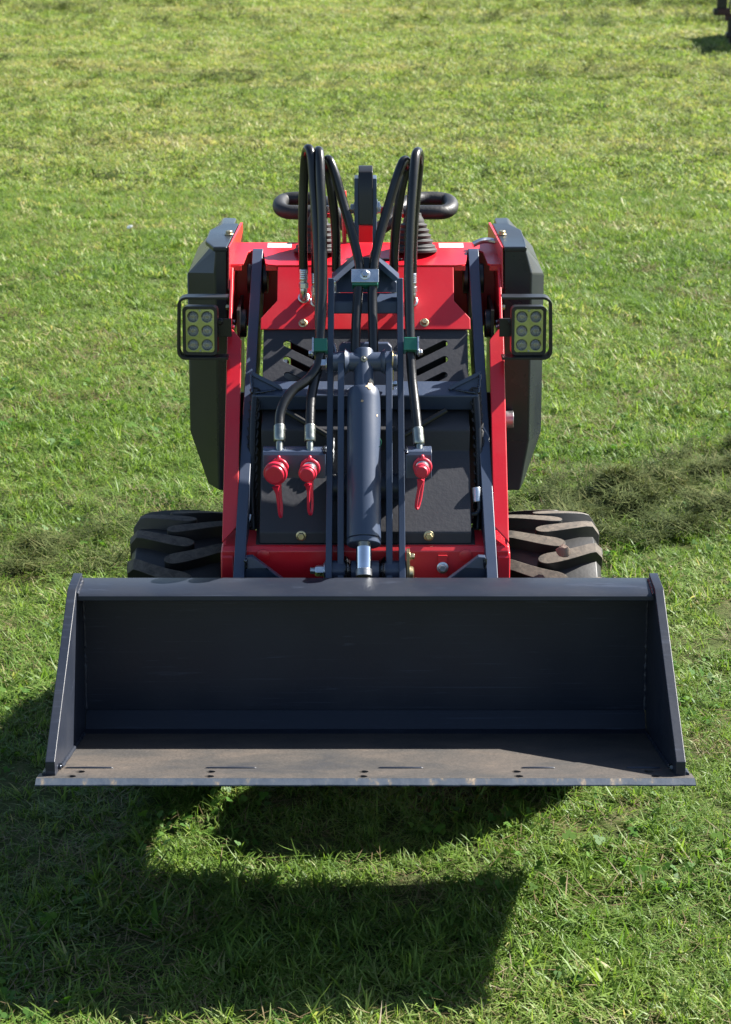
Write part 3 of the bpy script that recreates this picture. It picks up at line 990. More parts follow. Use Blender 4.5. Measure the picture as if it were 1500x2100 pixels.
def build_tilt():
    ax0 = P(747, 1112, 0.518)
    ax0.x = -0.003
    top = P(747, 742, 0.705)
    top.x = -0.003
    d = (top - ax0).normalized()
    full = (top - ax0).length
    prof = [(0.0058, 0.0308), (0.0068, 0.0318), (full - 0.076, 0.0318), (full - 0.062, 0.0305), (full - 0.055, 0.0275), (full - 0.053, 0.0205)]
    cyl = MB().lathe(ax0, d, prof, 48)
    # eye: a short round bar across plus a flat shank
    front_n = Vector((0, -d.z, d.y))
    sh = []
    q = d.to_track_quat('Z', 'Y')
    cyl.lathe(ax0 + d * (full - 0.08), d, [(0, 0.0192), (0.100, 0.0192), (0.104, 0.0172)], 36)
    body = cyl.build('tilt_cylinder', M['grey'], L, 0.0012, sharp=28)
    gl = MB().lathe(ax0, d, [(-0.006, 0.0300), (-0.0045, 0.0316), (0.0040, 0.0318), (0.0052, 0.0308)], 48).build('gland_nut', M['grey'], body, 0.001)
    lowr = P(747, 1240, 0.4750)
    lowr.x = -0.003
    MB().cyl(ax0 + d * 0.01, ax0 - d * 0.054, 0.0145, n=32).build('piston_rod', M['chrome'], body)
    e0 = ax0 - d * 0.052
    MB().cyl(e0, e0 - d * 0.014, 0.0152, n=32).build('rod_end', M['steel'], body, 0.0015)
    # grease nipple in a brass ring
    g = ax0 + d * (full - 0.001) + front_n * 0.0182
    MB().lathe(g, front_n, [(0, 0.0062), (0.003, 0.0058), (0.0032, 0.0040)], 18).build('grease_fitting', M['yellow_zinc'], body)
    MB().lathe(g + front_n * 0.003, front_n, [(0, 0.0034), (0.003, 0.0024), (0.004, 0.0012)], 12).build('grease_nipple', M['steel'], body)
    # flaked paint on the shoulder and small chips
    def chip(px, py, w_, h_, seed, y_guess):
        random.seed(seed)
        o = ax0 + d * 0
        pts = []
        kk = 14
        for i in range(kk):
            t = 2 * math.pi * i / kk
            rr = random.uniform(0.55, 1.1)
            pts.append((px + w_ * rr * math.cos(t), py + h_ * rr * math.sin(t)))
        vs = []
        for X, Y_ in pts + [(px, py)]:
            # ray to the cylinder surface, then stand 0.5 mm proud
            c = Vector((0, CAM_Y, CAM_Z))
            dr = (P(X, Y_, 0.6250) - c).normalized()
            oc = c - ax0
            m1 = dr - d * dr.dot(d)
            m2 = oc - d * oc.dot(d)
            A, B = m1.dot(m1), 2 * m1.dot(m2)
            hh = 4.0
            for _ in range(4):
                along = (c + dr * hh - ax0).dot(d)
                rad = np.interp(along, [p_[0] for p_ in prof], [p_[1] for p_ in prof]) + 0.0006
                disc = B * B - 4 * A * (m2.dot(m2) - rad * rad)
                hh = (-B - math.sqrt(max(disc, 0))) / (2 * A)
            vs.append(c + dr * hh)
        m_ = MB()
        kk = len(pts)
        inner = [v - (v - (ax0 + d * (v - ax0).dot(d))).normalized() * 0.0012 for v in vs]
        m_.v = vs + inner
        m_.f = [(i, (i + 1) % kk, kk) for i in range(kk)] + [(i, (i + 1) % kk, kk + 1 + (i + 1) % kk, kk + 1 + i) for i in range(kk)]
        m_.mi = [0] * len(m_.f)
        m_.build('paint_chip', M['chip'], body)
    chip(759, 792, 10, 7, 3, 0.63)
    chip(762, 783, 5, 7, 5, 0.63)
    chip(743, 822, 3.0, 3.0, 8, 0.62)
    chip(774, 852, 1.8, 3.0, 9, 0.61)
    random.seed(21)
    # upper pin with bushes, nut on the left, keeper plate on the right
    MB().cyl((-0.062, top.y, top.z), (0.060, top.y, top.z), 0.0185, n=32).build('upper_pin', M['grey'], body, 0.001)
    nut = P(671, 755, top.y)
    bolt((-0.0745, top.y, top.z - 0.004), (-1, 0, 0), body, M['zinc'], 0.0118, 0.014, name='pin_nut', shank=0.010)
    # lower pin
    lz, ly = P(750, 1172, 0.530).z, 0.535
    lp = MB().cyl((-0.076, ly, lz), (0.076, ly, lz), 0.0195, n=32).build('lower_pin', M['grey'], L, 0.001)
    bolt((-0.0775, ly, lz), (-1, 0, 0), lp, M['zinc'], 0.0112, 0.016, name='pin_nut', shank=0.010)
    MB().lathe((-0.0738, ly, lz), (-1, 0, 0), [(0, 0.016), (0.0035, 0.016)], 24).build('washer', M['zinc'], lp)
    kp = MB().box((0.0795, ly - 0.006, lz + 0.014), (0.006, 0.028, 0.055))
    kp.build('keeper_plate', M['yellow_zinc'], lp, 0.001)
    bolt((0.0825, ly - 0.006, lz + 0.030), (1, 0, 0), lp, M['yellow_zinc'], 0.0062, 0.008)
    MB().lathe((0.0825, ly - 0.004, lz - 0.004), (1, 0, 0), [(0, 0.014), (0.006, 0.013), (0.008, 0.009)], 20).build('pin_head', M['yellow_zinc'], lp)
    # tilt links either side of the cylinder
    for s, pxc in ((-1, 699.5), (1, 798.5)):
        x = P(pxc, 900, 0.6250).x
        t = 0.0062
        fr_ = [(0.468, 0.485), (0.475, 0.535)]
        lower = P(750, 1190, 0.512); upper = P(750, 735, 0.690)
        dd = Vector((0, upper.y - lower.y, upper.z - lower.z)).normalized()
        nb = Vector((0, dd.z, -dd.y))
        a = [(lower.y - 0.02 * dd.y, lower.z - 0.02 * dd.z), (upper.y, upper.z)]
        ar = []
        for i in range(7):
            th = math.pi * i / 6
            c0 = Vector((0, upper.y, upper.z)) + nb * 0.018
            q_ = c0 - nb * 0.018 * math.cos(th) + dd * 0.018 * math.sin(th)
            ar.append((q_.y, q_.z))
        lowb = Vector((0, lower.y, lower.z)) - dd * 0.02 + nb * 0.036
        poly = [a[0]] + ar + [(lowb.y, lowb.z)]
        lk = MB().prism([(x - t, y, z) for y, z in poly], [(x + t, y, z) for y, z in poly]).build('tilt_link', M['grey'], L, 0.0012)
        bz = (x + s * 0.0065)
        # collars welded to the lower pin
        MB().lathe((x - s * 0.0075, ly, lz), (-s, 0, 0), [(0, 0.029), (0.004, 0.027), (0.012, 0.020)], 24).build('weld_collar', M['weld'], lk, sharp=60)
        MB().lathe((x - s * 0.0075, top.y, top.z), (-s, 0, 0), [(0, 0.025), (0.004, 0.022), (0.008, 0.019)], 24).build('weld_collar', M['grey'], lk, sharp=60)
        if s > 0:
            bolt((x + 0.0066, top.y - 0.004, top.z + 0.004), (1, 0, 0), lk, M['yellow_zinc'], 0.014, 0.006)
            bolt((x + 0.0066, top.y - 0.008, top.z - 0.040), (1, 0, 0), lk, M['zinc'], 0.0066, 0.008)
            MB().box((x + 0.0075, top.y + 0.0, top.z - 0.018), (0.003, 0.026, 0.068)).build('keeper_plate', M['yellow_zinc'], lk, 0.001)
    # dark backing plates between mast plates above the cross tube
    bp = [P(695, 790, 0.7562), P(695, 712, 0.7937), P(702, 704, 0.7975), P(796, 704, 0.7975), P(804, 712, 0.7937), P(804, 790, 0.7562)]
    MB().prism(bp, [p + Vector((0, 0.008, 0.002)) for p in bp]).build('mast_back_plate', M['grey'], L, 0.002)
    return body


TILT = build_tilt()


# handlebar, lever boots, red post ------------------------------------
def build_controls():
    post = MB()
    a, b_ = P(737, 520, 1.135), P(767, 520, 1.135)
    post.box((0, 1.138, 1.070), (b_.x - a.x, 0.03, 0.125))
    po = post.build('control_post', M['red'], L, 0.002)
    q = P(702, 420, 1.150)
    MB().tube([P(708, 520, 1.130), P(706, 470, 1.140), P(704, 420, 1.150)], 0.0045, 10).build('park_brake_rod', M['red'], po)
    MB().cyl(P(705, 425, 1.148), P(703, 391, 1.152), 0.0075, n=16).build('park_brake_knob', M['red'], po, 0.001)
    for s in (-1, 1):
        def X(px, py, Y):
            q_ = P(750 + s * (px - 750), py, Y)
            return q_
        k = [X(752, 474, 1.155), X(775, 470, 1.160), X(798, 455, 1.170), X(818, 432, 1.205), X(838, 414, 1.250), X(866, 408, 1.275), X(895, 407.5, 1.280), X(917, 411, 1.275),
             X(925.5, 418, 1.235), X(924, 428, 1.198), X(911, 434.5, 1.178), X(890, 435.5, 1.172), X(860, 435.5, 1.172), X(828, 436, 1.172)]
        g = MB().tube(spline(k, 8), 0.0148, 18).build('handlebar', M['foam'], po, sharp=80)
        # small bright clip under the bar
        c = X(826, 428, 1.165)
        MB().box(c, (0.004, 0.006, 0.012)).build('bar_clip', M['zinc'], g, 0.0006)
        MB().box(c + Vector((0, 0, -0.014)), (0.007, 0.006, 0.009)).build('bar_clip', M['red'], g, 0.0006)
    # rubber bellows
    for s in (-1, 1):
        base = P(750 + s * 98.5, 510, 1.045)
        base.z = 1.035 + (base.y - 0.965) * 0.145 + 0.003
        prof = [(0, 0.0475), (0.006, 0.0475), (0.0075, 0.044)]
        z = 0.0075
        rr = 0.0440
        for i in range(5):
            prof += [(z + 0.0055, rr), (z + 0.0085, rr - 0.0065)]
            z += 0.0105
            rr -= 0.0040
        prof += [(z + 0.004, rr - 0.003), (z + 0.012, 0.016), (z + 0.018, 0.015)]
        bo = MB().lathe(base, (0, 0.10, 1), prof, 40).build('lever_boot', M['boot'], L, 0.0012, sharp=60)
        MB().cyl(base + Vector((0, 0.007, 0.07)), base + Vector((0, 0.018, 0.115)), 0.007, n=14).build('control_lever', M['black'], bo)


build_controls()


# side tanks -----------------------------------------------------------
def build_tank(s):
    def sec(pts, y):
        return [Vector((s * x, y, z)) for x, z in pts]
    y0, y1 = 0.955, 1.33
    # outline seen from the front: (distance from the middle, height), inner edge first
    z_of = lambda py, Y: P(750, py, Y).z
    full = [(0.274, z_of(508, y0)), (0.302, z_of(508, y0) + 0.001), (0.358, z_of(572, y0)), (0.3585, z_of(888, y0) - 0.01), (0.323, z_of(1008, y0)), (0.274, z_of(1008, y0))]
    cx_ = 0.2985 if s < 0 else 0.3300
    fr = [(0.274, z_of(508, y0) - 0.0), (0.2975 if s < 0 else 0.3170, z_of(508, y0)), (cx_, z_of(560, y0)), (cx_, z_of(905, y0)), (0.2985 if s < 0 else 0.3140, z_of(1006, y0)), (0.274, z_of(1006, y0))]
    yo = 0.055
    A = [Vector((s * x, y0, z)) for x, z in fr]
    B = [Vector((s * x, y0 + yo, z)) for x, z in full]
    B[0].y = y0; B[5].y = y0
    # front face, chamfer faces and a long body
    m_ = MB()
    Bm = [Vector((s * x, y0 + yo, z)) for x, z in full]
    Cm = [Vector((s * x, y1, z)) for x, z in full]
    A2 = [A[0], A[1], A[2], A[3], A[4], A[5]]
    m_.v = A2 + Bm + Cm
    m_.f = [(0, 1, 2, 3, 4, 5)] + [(i, (i + 1) % 6, (i + 1) % 6 + 6, i + 6) for i in range(6)] + [(i + 6, (i + 1) % 6 + 6, (i + 1) % 6 + 12, i + 12) for i in range(6)] + [(17, 16, 15, 14, 13, 12)]
    m_.mi = [0] * len(m_.f)
    t = m_.build('side_tank', M['tank'], L, 0.004, sharp=20, seg=3)
    zt = fr[0][1]
    # lid: flat top with its back rising away
    lid = [Vector((s * 0.2735, y0 - 0.002, zt + 0.002)), Vector((s * (0.3005 if s < 0 else 0.3190), y0 - 0.002, zt + 0.002)), Vector((s * 0.3195, y0 + 0.05, zt + 0.006)), Vector((s * 0.318, y0 + 0.16, zt + 0.010)), Vector((s * 0.295, y0 + 0.235, zt + 0.011)), Vector((s * 0.262, y0 + 0.235, zt + 0.011))]
    MB().prism(lid, [p - Vector((0, 0, 0.010)) for p in lid]).build('tank_lid', M['tank'], t, 0.003)
    bolt((s * 0.276, y0 + 0.115, zt + 0.0085), (0, -0.05, 1), t, M['yellow_zinc'], 0.0068, 0.006)
    # red inner panel beside the tank
    rp = [(0.94, zt - 0.08), (0.955, zt + 0.002), (1.195, zt + 0.012), (1.205, zt - 0.08)]
    MB().prism([(s * (0.2725 - (y - 0.94) * 0.05), y, z) for y, z in rp], [(s * (0.2695 - (y - 0.94) * 0.06), y, z) for y, z in rp]).build('inner_panel', M['red'], t, 0.001)
    # rear of the tank sits on two brackets from the chassis
    MB().box((s * 0.262, 1.05, 0.62), (0.012, 0.05, 0.14)).build('tank_bracket', M['black'], t, 0.001)
    if s > 0:
        pc = P(1040, 858, 0.94)
        MB().cyl((0.266, 0.93, pc.z), (P(1053, 858, 0.93).x, 0.93, pc.z), 0.0165, 0.0175, n=24).build('breather_pipe', M['steel'], t, 0.001)
        pts = spline([P(970, 502, 1.06), P(985, 495, 1.065), P(1000, 493, 1.07), P(1020, 496, 1.07)], 5)
        MB().tube(pts, 0.006, 10).build('breather_hose', M['zinc'], t)
    return t


for s in (-1, 1):
    build_tank(s)


# work lamps -----------------------------------------------------------
def build_lamp(s, pc, wob):
    Y = 0.800
    f = lambda px, py, y=Y: P(px, py, y)
    cx, cy = pc
    c = f(cx, cy)
    tilt = R(4)
    ex = Vector((math.cos(wob), math.sin(wob), 0))
    ey = Vector((0, math.sin(tilt), math.cos(tilt)))
    fr = frame_of(c, ex, ey)
    w, h = 0.0335, 0.0475
    def rp(lst, z):
        return [fr @ Vector((x, y, z)) for x, y in lst]
    out = rrect(-w, -h, w, h, 0.009)
    ins = rrect(-w + 0.001, -h + 0.001, w - 0.001, h - 0.001, 0.008)
    b_ = MB().prism(rp(out, 0.0), rp(out, -0.026))
    lamp = b_.build('work_lamp', M['black'], L, 0.002)
    # raised rim as a frame
    hole = rrect(-w + 0.0055, -h + 0.0055, w - 0.0055, h - 0.0055, 0.006)
    fr1 = fr @ Matrix.Translation((0, 0, 0.003))
    plate('lamp_rim', out, [hole], 0.006, fr1, M['black'], lamp, 0.0008)
    plh = rrect(-w + 0.006, -h + 0.006, w - 0.006, h - 0.006, 0.006)
    cups = [(sx * 0.0135, sy * 0.0272) for sx in (-1, 1) for sy in (-1, 0, 1)]
    plate('reflector_plate', plh, [circle(x, y, 0.0108, 22) for x, y in cups], 0.002, fr @ Matrix.Translation((0, 0, 0.0018)), M['plate'], lamp)
    nrm = (fr.to_3x3() @ Vector((0, 0, 1)))
    for x, y in cups:
        o = fr @ Vector((x, y, 0.0))
        cup = MB().lathe(o, nrm, [(0.0002, 0.0112), (0.0022, 0.0113), (0.0032, 0.0112), (0.0030, 0.0102), (0.0012, 0.0060), (0.0006, 0.0035)], 24)
        lo = cup.build('lamp_cup', M['cup'], lamp, sharp=50)
        MB().lathe(o + nrm * 0.0008, nrm, [(0, 0.0036), (0.0012, 0.0034)], 14).build('light_chip', M['led'], lo)
        dome = [(0.0031, 0.0100), (0.0042, 0.0092), (0.0052, 0.0072), (0.0058, 0.0040), (0.0060, 0.0010)]
        MB().lathe(o, nrm, dome, 24).build('lens', M['lens'], lo, sharp=80)
    for yy in ((0.039, -0.039)):
        bolt(fr @ Vector((0, yy, 0.0025)), nrm, lamp, M['steel'], 0.0022, 0.0012, washer=False, name='screw')
    # flat bar guard
    x_in = (468 if s < 0 else 1030)
    x_out = (366 if s < 0 else 1131)
    yt, yb = 612, 736
    k = s
    path = [f(x_in, yt, 0.775), f(x_out - k * 16, yt, 0.775)]
    for i in range(1, 6):
        a = R(90 * i / 6)
        path.append(f(x_out - k * 16 + k * 16 * math.sin(a), yt + 16 - 16 * math.cos(a), 0.775))
    path.append(f(x_out, (yt + yb) / 2, 0.775))
    for i in range(0, 6):
        a = R(90 * i / 6)
        path.append(f(x_out - k * 16 + k * 16 * math.cos(a), yb - 16 + 16 * math.sin(a), 0.775))
    path += [f(x_out - k * 16, yb, 0.775), f(x_in, yb, 0.775)]
    g = MB()
    th, dp = 0.0048, 0.034
    vs, fs = [], []
    for i, p in enumerate(path):
        tt = (path[min(i + 1, len(path) - 1)] - path[max(i - 1, 0)]).normalized()
        nn = Vector((tt.z, 0, -tt.x)).normalized()
        for a_, b2 in ((-1, 0), (1, 0), (1, 1), (-1, 1)):
            vs.append(p + nn * th / 2 * a_ + Vector((0, dp * b2, 0)))
    for i in range(len(path) - 1):
        for j in range(4):
            fs.append((i * 4 + j, i * 4 + (j + 1) % 4, i * 4 + 4 + (j + 1) % 4, i * 4 + 4 + j))
    fs += [(3, 2, 1, 0), tuple((len(path) - 1) * 4 + j for j in range(4))]
    g.add(vs, fs)
    g.build('lamp_guard', M['black'], lamp, 0.0006)
    # stub bracket from the post to the lamp back
    a_, b2 = f(452 if s < 0 else 1042, 690, 0.82), f(470 if s < 0 else 1030, 690, 0.82)
    mid = (a_ + b2) / 2
    br = MB().box((s * 0.275, 0.83, c.z), (0.030, 0.006, 0.036)).build('lamp_bracket', M['black'], lamp, 0.0008)
    bolt((s * 0.282, 0.826, c.z + 0.012), (0, -1, 0), br, M['black'], 0.005, 0.005)
    return lamp


build_lamp(-1, (411, 678), R(-3))
build_lamp(1, (1084.5, 678), R(2))


# hydraulic hoses ------------------------------------------------------
HR = 0.0092


def hose(pts, r=HR, name='hydraulic_hose'):
    path = spline([P(*q) for q in pts], 8)
    return MB().tube(path, r, 16).build(name, M['hose'], L, sharp=80), path


def ferrule(p, d, length, r, parent, ribs=True):
    d = Vector(d).normalized()
    prof = [(0, r * 0.9), (0.002, r)]
    k = 4
    for i in range(k):
        a = 0.003 + (length - 0.006) * i / k
        prof += [(a, r), (a + 0.001, r * (0.94 if ribs else 1)), (a + 0.0025, r)]
    prof += [(length - 0.002, r), (length, r * 0.9)]
    return MB().lathe(p, d, prof, 24).build('hose_ferrule', M['dull_zinc' if not ribs else 'zinc'], parent, sharp=40)


def elbow_fitting(px, Y, parent, top=555, visible=True):
    """Ferrule, hexagon nut and bent stub into the front panel of the hood."""
    a = P(px, top, Y - 0.026)
    dn = (P(px, top + 40, Y - 0.028) - a).normalized()
    fo = ferrule(a, dn, 0.022, 0.0088, parent)
    MB().lathe(a + dn * 0.0215, dn, [(0, 0.0078), (0.004, 0.0078)], 18).build('collar', M['zinc'], fo)
    MB().lathe(a + dn * 0.026, dn, [(0, 0.0085), (0.001, 0.0098), (0.011, 0.0098), (0.012, 0.0085)], 6).build('hex_nut', M['zinc'], fo, 0.0005)
    b_ = a + dn * 0.037
    path = spline([b_, b_ + dn * 0.008, b_ + dn * 0.017 + Vector((0, 0.004, 0)), b_ + dn * 0.022 + Vector((0, 0.014, 0)), b_ + dn * 0.023 + Vector((0, 0.030, 0))], 5)
    MB().tube(path, 0.0078, 16).build('elbow', M['zinc'], fo, sharp=80)
    e = path[-1]
    inn = Vector((0, -0.85, 0.53))
    MB().lathe(e + Vector((0, -0.008, -0.001)), inn, [(0, 0.0115), (0.004, 0.0115), (0.005, 0.010)], 24).build('washer', M['zinc'], fo)
    return fo


# outer left pair
h1, _ = hose([(623, 562, 0.9050), (622, 520, 0.9050), (621.5, 450, 0.9050), (623.5, 370, 0.9050), (627, 322, 0.8975), (632.5, 305, 0.8750), (639, 320, 0.8563), (643, 370, 0.8375), (648, 440, 0.8150), (652, 520, 0.7937), (655, 600, 0.7725), (656, 690, 0.7375), (658, 722, 0.7250), (654, 752, 0.7100), (645, 785, 0.6850), (638, 825, 0.6550), (636, 880, 0.6150)])
elbow_fitting(623, 0.922, h1, 552)
h2, _ = hose([(648, 562, 0.9050), (648, 500, 0.9050), (647, 420, 0.9050), (648, 350, 0.9050), (650, 322, 0.8975), (653.5, 309, 0.8725), (656, 322, 0.8475), (658, 380, 0.8187), (661, 460, 0.7975), (662, 540, 0.7775), (661, 620, 0.7575), (657, 695, 0.7275), (658, 722, 0.7150), (652, 750, 0.7000), (632, 778, 0.6813), (602, 800, 0.6650), (583, 826, 0.6475), (574.5, 852, 0.6325), (573.5, 880, 0.6150)])
elbow_fitting(648, 0.922, h2, 560)
h3, _ = hose([(690, 556, 0.9050), (690, 520, 0.9050), (688, 460, 0.9050), (680, 390, 0.9050), (673, 348, 0.9050), (671, 330, 0.8850), (677, 331, 0.8688), (689, 362, 0.8563), (704, 415, 0.8438), (720, 470, 0.8275), (734, 525, 0.8063), (738, 552, 0.7937), (735, 600, 0.7775), (731, 660, 0.7500), (729, 730, 0.7188)])
elbow_fitting(690, 0.922, h3, 558)
h4, _ = hose([(808, 556, 0.9050), (809, 520, 0.9050), (813, 460, 0.9050), (823, 390, 0.9050), (833, 348, 0.9050), (834, 331, 0.8850), (827, 332, 0.8688), (815, 362, 0.8563), (799, 415, 0.8438), (783, 470, 0.8275), (770, 525, 0.8063), (766, 552, 0.7937), (764, 600, 0.7775), (765, 660, 0.7500), (767, 730, 0.7188)])
elbow_fitting(808, 0.922, h4, 558)
h5, _ = hose([(846, 562, 0.9050), (847, 500, 0.9050), (852, 420, 0.9050), (859, 350, 0.9050), (860, 322, 0.8900), (857.5, 311, 0.8688), (852, 325, 0.8438), (846, 390, 0.8150), (841, 470, 0.7937), (838.5, 560, 0.7725), (840, 640, 0.7500), (842, 700, 0.7275), (843, 740, 0.7100), (846, 780, 0.6875), (851, 825, 0.6562), (857, 882, 0.6150)])
elbow_fitting(846, 0.922, h5, 560)
# rigid couplings at the lower ends
for (h, px, py) in ((h1, 636, 872), (h2, 573.5, 872), (h5, 857, 878)):
    a = P(px, py, 0.6144)
    b_ = P(px + (3 if px > 800 else 0), py + 34, 0.5950)
    d_ = (b_ - a)
    fo = ferrule(a, d_, 0.033, 0.0108, h, False)
    MB().cyl(a + d_.normalized() * 0.032, a + d_.normalized() * 0.056, 0.0066, n=18).build('hose_stub', M['dull_zinc'], fo)


def clamp(cx, cy, Y, w, h, side, parent):
    """Green two-part pipe clamp with a zinc cover plate and bolt."""
    c = P(cx, cy, Y)
    k = Matrix.Rotation(R(-28), 3, 'X')
    o = MB().box(c, (w, 0.030, h), k).build('hose_clamp', M['green'], parent, 0.002)
    MB().box(c + Vector((side * (w / 2 + 0.0015), 0, 0.0)), (0.003, 0.031, h * 1.08), k).build('clamp_plate', M['zinc'], o, 0.0005)
    bolt(c + Vector((side * (w / 2 + 0.003), -0.002, -0.012)), (side, 0, 0), o, M['zinc'], 0.0062, 0.006)
    return o


clamp(658, 711, 0.7190, 0.026, 0.026, -1, L)
clamp(842, 709, 0.7190, 0.026, 0.026, 1, L)
c = P(749, 568, 0.7837)
k = Matrix.Rotation(R(-28), 3, 'X')
o = MB().box(c + Vector((0, 0.004, -0.006)), (0.050, 0.026, 0.030), k).build('hose_clamp', M['green'], L, 0.002)
nk = k @ Vector((0, -1, 0))
MB().box(c + Vector((0, 0.004, -0.003)) + nk * 0.0150, (0.0525, 0.003, 0.0265), k).build('clamp_plate', M['zinc'], o, 0.0008)
bolt(c + Vector((0.0, 0.004, -0.001)) + nk * 0.0165, nk, o, M['zinc'], 0.0075, 0.008)


# quick couplers -------------------------------------------------------
def coupler_bracket(px0, px1, s):
    Y = 0.572
    a, b_ = P(px0, 924, Y), P(px1, 924, Y)
    zt, zb = a.z, P(px0, 981, Y).z
    prof = [(Y, zb), (Y, zt - 0.009), (Y + 0.004, zt - 0.003), (Y + 0.016, zt + 0.002), (Y + 0.03, zt + 0.001), (Y + 0.03, zb)]
    o = MB().yz(prof, a.x, b_.x).build('coupler_bracket', M['grey'], L, 0.0012)
    xw = P(667 if s < 0 else 834, 924, Y).x
    weld([(xw, Y - 0.001, zt - 0.004), (xw, Y + 0.02, zt + 0.003)], 0.004, o)
    return o


def coupler(px, py, cap_px, cap_r, ring_r, strap, parent, s=1):
    Y = 0.570
    base = P(px, py, Y)
    tip = P(cap_px[0], cap_px[1], Y - 0.040)
    d = (tip - base).normalized()
    l_ = (tip - base).length
    body = MB().lathe(base - d * 0.004, d, [(0, ring_r * 0.86), (l_ * 0.35, ring_r * 0.86), (l_ * 0.36, ring_r * 0.80), (l_ * 0.78, ring_r * 0.80)], 24)
    co = body.build('quick_coupler', M['zinc'], parent, sharp=40)
    ringc = base + d * 0.004
    q = d.to_track_quat('Z', 'Y')
    ring = [ringc + q @ Vector((math.cos(t) * ring_r, math.sin(t) * ring_r, 0)) for t in np.linspace(0, 2 * math.pi, 28, endpoint=False)]
    rg = MB().tube(ring, 0.0034, 10, closed=True)
    nub = max(ring, key=lambda p: p.z)
    rg.tube([nub - Vector((0, 0, 0.001)), nub + Vector((0, 0, 0.004)), nub + Vector((0, 0, 0.008))], [0.004, 0.0038, 0.0022], 10)
    ro = rg.build('cap_ring', M['cap'], co, sharp=80)
    cp = MB().lathe(tip - d * 0.016, d, [(0, cap_r * 0.86), (0.004, cap_r), (0.0105, cap_r), (0.012, cap_r * 0.97), (0.0125, cap_r * 0.84), (0.0165, cap_r * 0.80), (0.0185, cap_r * 0.70), (0.0190, cap_r * 0.08), (0.0186, cap_r * 0.05)], 36)
    co2 = cp.build('dust_cap', M['cap'], co, 0.0008, sharp=30)
    # strap: from under the cap down, round the bend and back up to the ring
    pts = [P(*p) for p in strap]
    path = spline(pts, 8)
    n_ = len(path)
    rad = [0.0034 - 0.0009 * math.sin(math.pi * i / (n_ - 1)) + (0.004 * max(0, 1 - i / 7.0)) for i in range(n_)]
    MB().tube(path, rad, 10).build('cap_strap', M['cap'], co, sharp=80)
    return co


LB = coupler_bracket(539, 668, -1)
RB = coupler_bracket(833, 886, 1)
coupler(574, 957, (563, 974), 0.0222, 0.0152, [(566, 998, 0.536), (569, 1015, 0.537), (572, 1040, 0.540), (574, 1056, 0.544), (577, 1059, 0.550), (578, 1040, 0.556), (575, 1010, 0.560), (574, 980, 0.564)], LB)
coupler(637, 958, (630, 974), 0.0168, 0.0158, [(632, 993, 0.536), (633, 1010, 0.537), (633, 1040, 0.540), (635, 1053, 0.544), (639, 1053, 0.550), (641, 1035, 0.556), (640, 1005, 0.560), (640, 980, 0.564)], LB)
coupler(867, 956, (865.5, 968), 0.0142, 0.0148, [(863, 984, 0.538), (859, 1005, 0.538), (854, 1032, 0.541), (854, 1042, 0.546), (858, 1041, 0.552), (863, 1022, 0.558), (866, 1000, 0.562), (868, 980, 0.564)], RB)

# green paint mark on the cylinder
d_ = spline([P(779, 899, 0.575), P(782, 905, 0.575), P(781, 913, 0.575), P(777, 917, 0.575)], 5)
MB().tube(d_, 0.0006, 6).build('paint_mark', M['green'], TILT)

# stone lodged between the tyre lugs
st = MB()
pc = P(1157, 1128, 0.683)
bmx = bmesh.new()
bmesh.ops.create_icosphere(bmx, subdivisions=2, radius=1.0)
random.seed(4)
cuts = [(Vector((random.uniform(-1, 1), random.uniform(-1, 1), random.uniform(-1, 1))).normalized(), random.uniform(0.42, 0.75)) for _ in range(11)]
for v in bmx.verts:
    for nrm, dist in cuts:
        e = v.co.dot(nrm) - dist
        if e > 0:
            v.co -= nrm * e
st.v = [pc + Vector((v.co.x * 0.0170, v.co.y * 0.014, v.co.z * 0.0150)) for v in bmx.verts]
st.f = [tuple(v.index for v in f.verts) for f in bmx.faces]
st.mi = [0] * len(st.f)
bmx.free()
stone = st.build('stone', M['stone'], sharp=25)
tag(stone, 'small pinkish stone wedged between the lugs of the right-hand tyre', 'stone')

# ------------------------------------------------------------------ far machine at the upper right edge
F = empty('farm_implement', (4.2, 18.0, 0))
tag(F, 'dark farm implement with a drawbar standing at the far right edge', 'farm machine')
fm = MB()
fm.box((4.45, 18.4, 0.62), (1.25, 1.4, 0.08))
fm.box((3.80, 18.0, 0.55), (0.07, 1.9, 0.12))
fm.box((5.10, 18.0, 0.55), (0.07, 1.9, 0.12))
fm.box((3.46, 17.85, 0.50), (0.70, 0.06, 0.10))
fm.build('frame', M['black'], F, 0.01)
MB().yz([(17.7, 0.665), (17.6, 1.15), (19.0, 1.15), (19.1, 0.665)], 4.12, 5.1).build('hopper', M['tank'], F, 0.02)
MB().box((3.150, 17.82, 0.60), (0.085, 0.07, 0.55)).build('upright', M['black'], F, 0.01)
MB().tube(spline([(3.215, 17.78, 0.335), (3.222, 17.76, 0.40), (3.245, 17.74, 0.50), (3.27, 17.74, 0.62)], 6), 0.012, 10).build('linkage_arm', M['steel'], F)
MB().box((3.150, 17.80, 0.302), (0.145, 0.07, 0.058)).build('drawbar', M['rust'], F, 0.008)
MB().cyl((3.095, 17.76, 0.305), (3.095, 17.84, 0.305), 0.022, n=16).build('drawbar_pin', M['black'], F, 0.003)
MB().box((3.225, 17.8, 0.255), (0.085, 0.05, 0.06)).build('hitch_plate', M['rust'], F, 0.006)
MB().box((3.235, 17.8, 0.18), (0.055, 0.06, 0.15)).build('stand_leg', M['black'], F, 0.008)
MB().box((3.235, 17.79, 0.10), (0.09, 0.10, 0.05)).build('stand_foot', M['black'], F, 0.012)
MB().box((3.238, 17.8, 0.04), (0.03, 0.03, 0.09)).build('stand_foot', M['black'], F, 0.006)
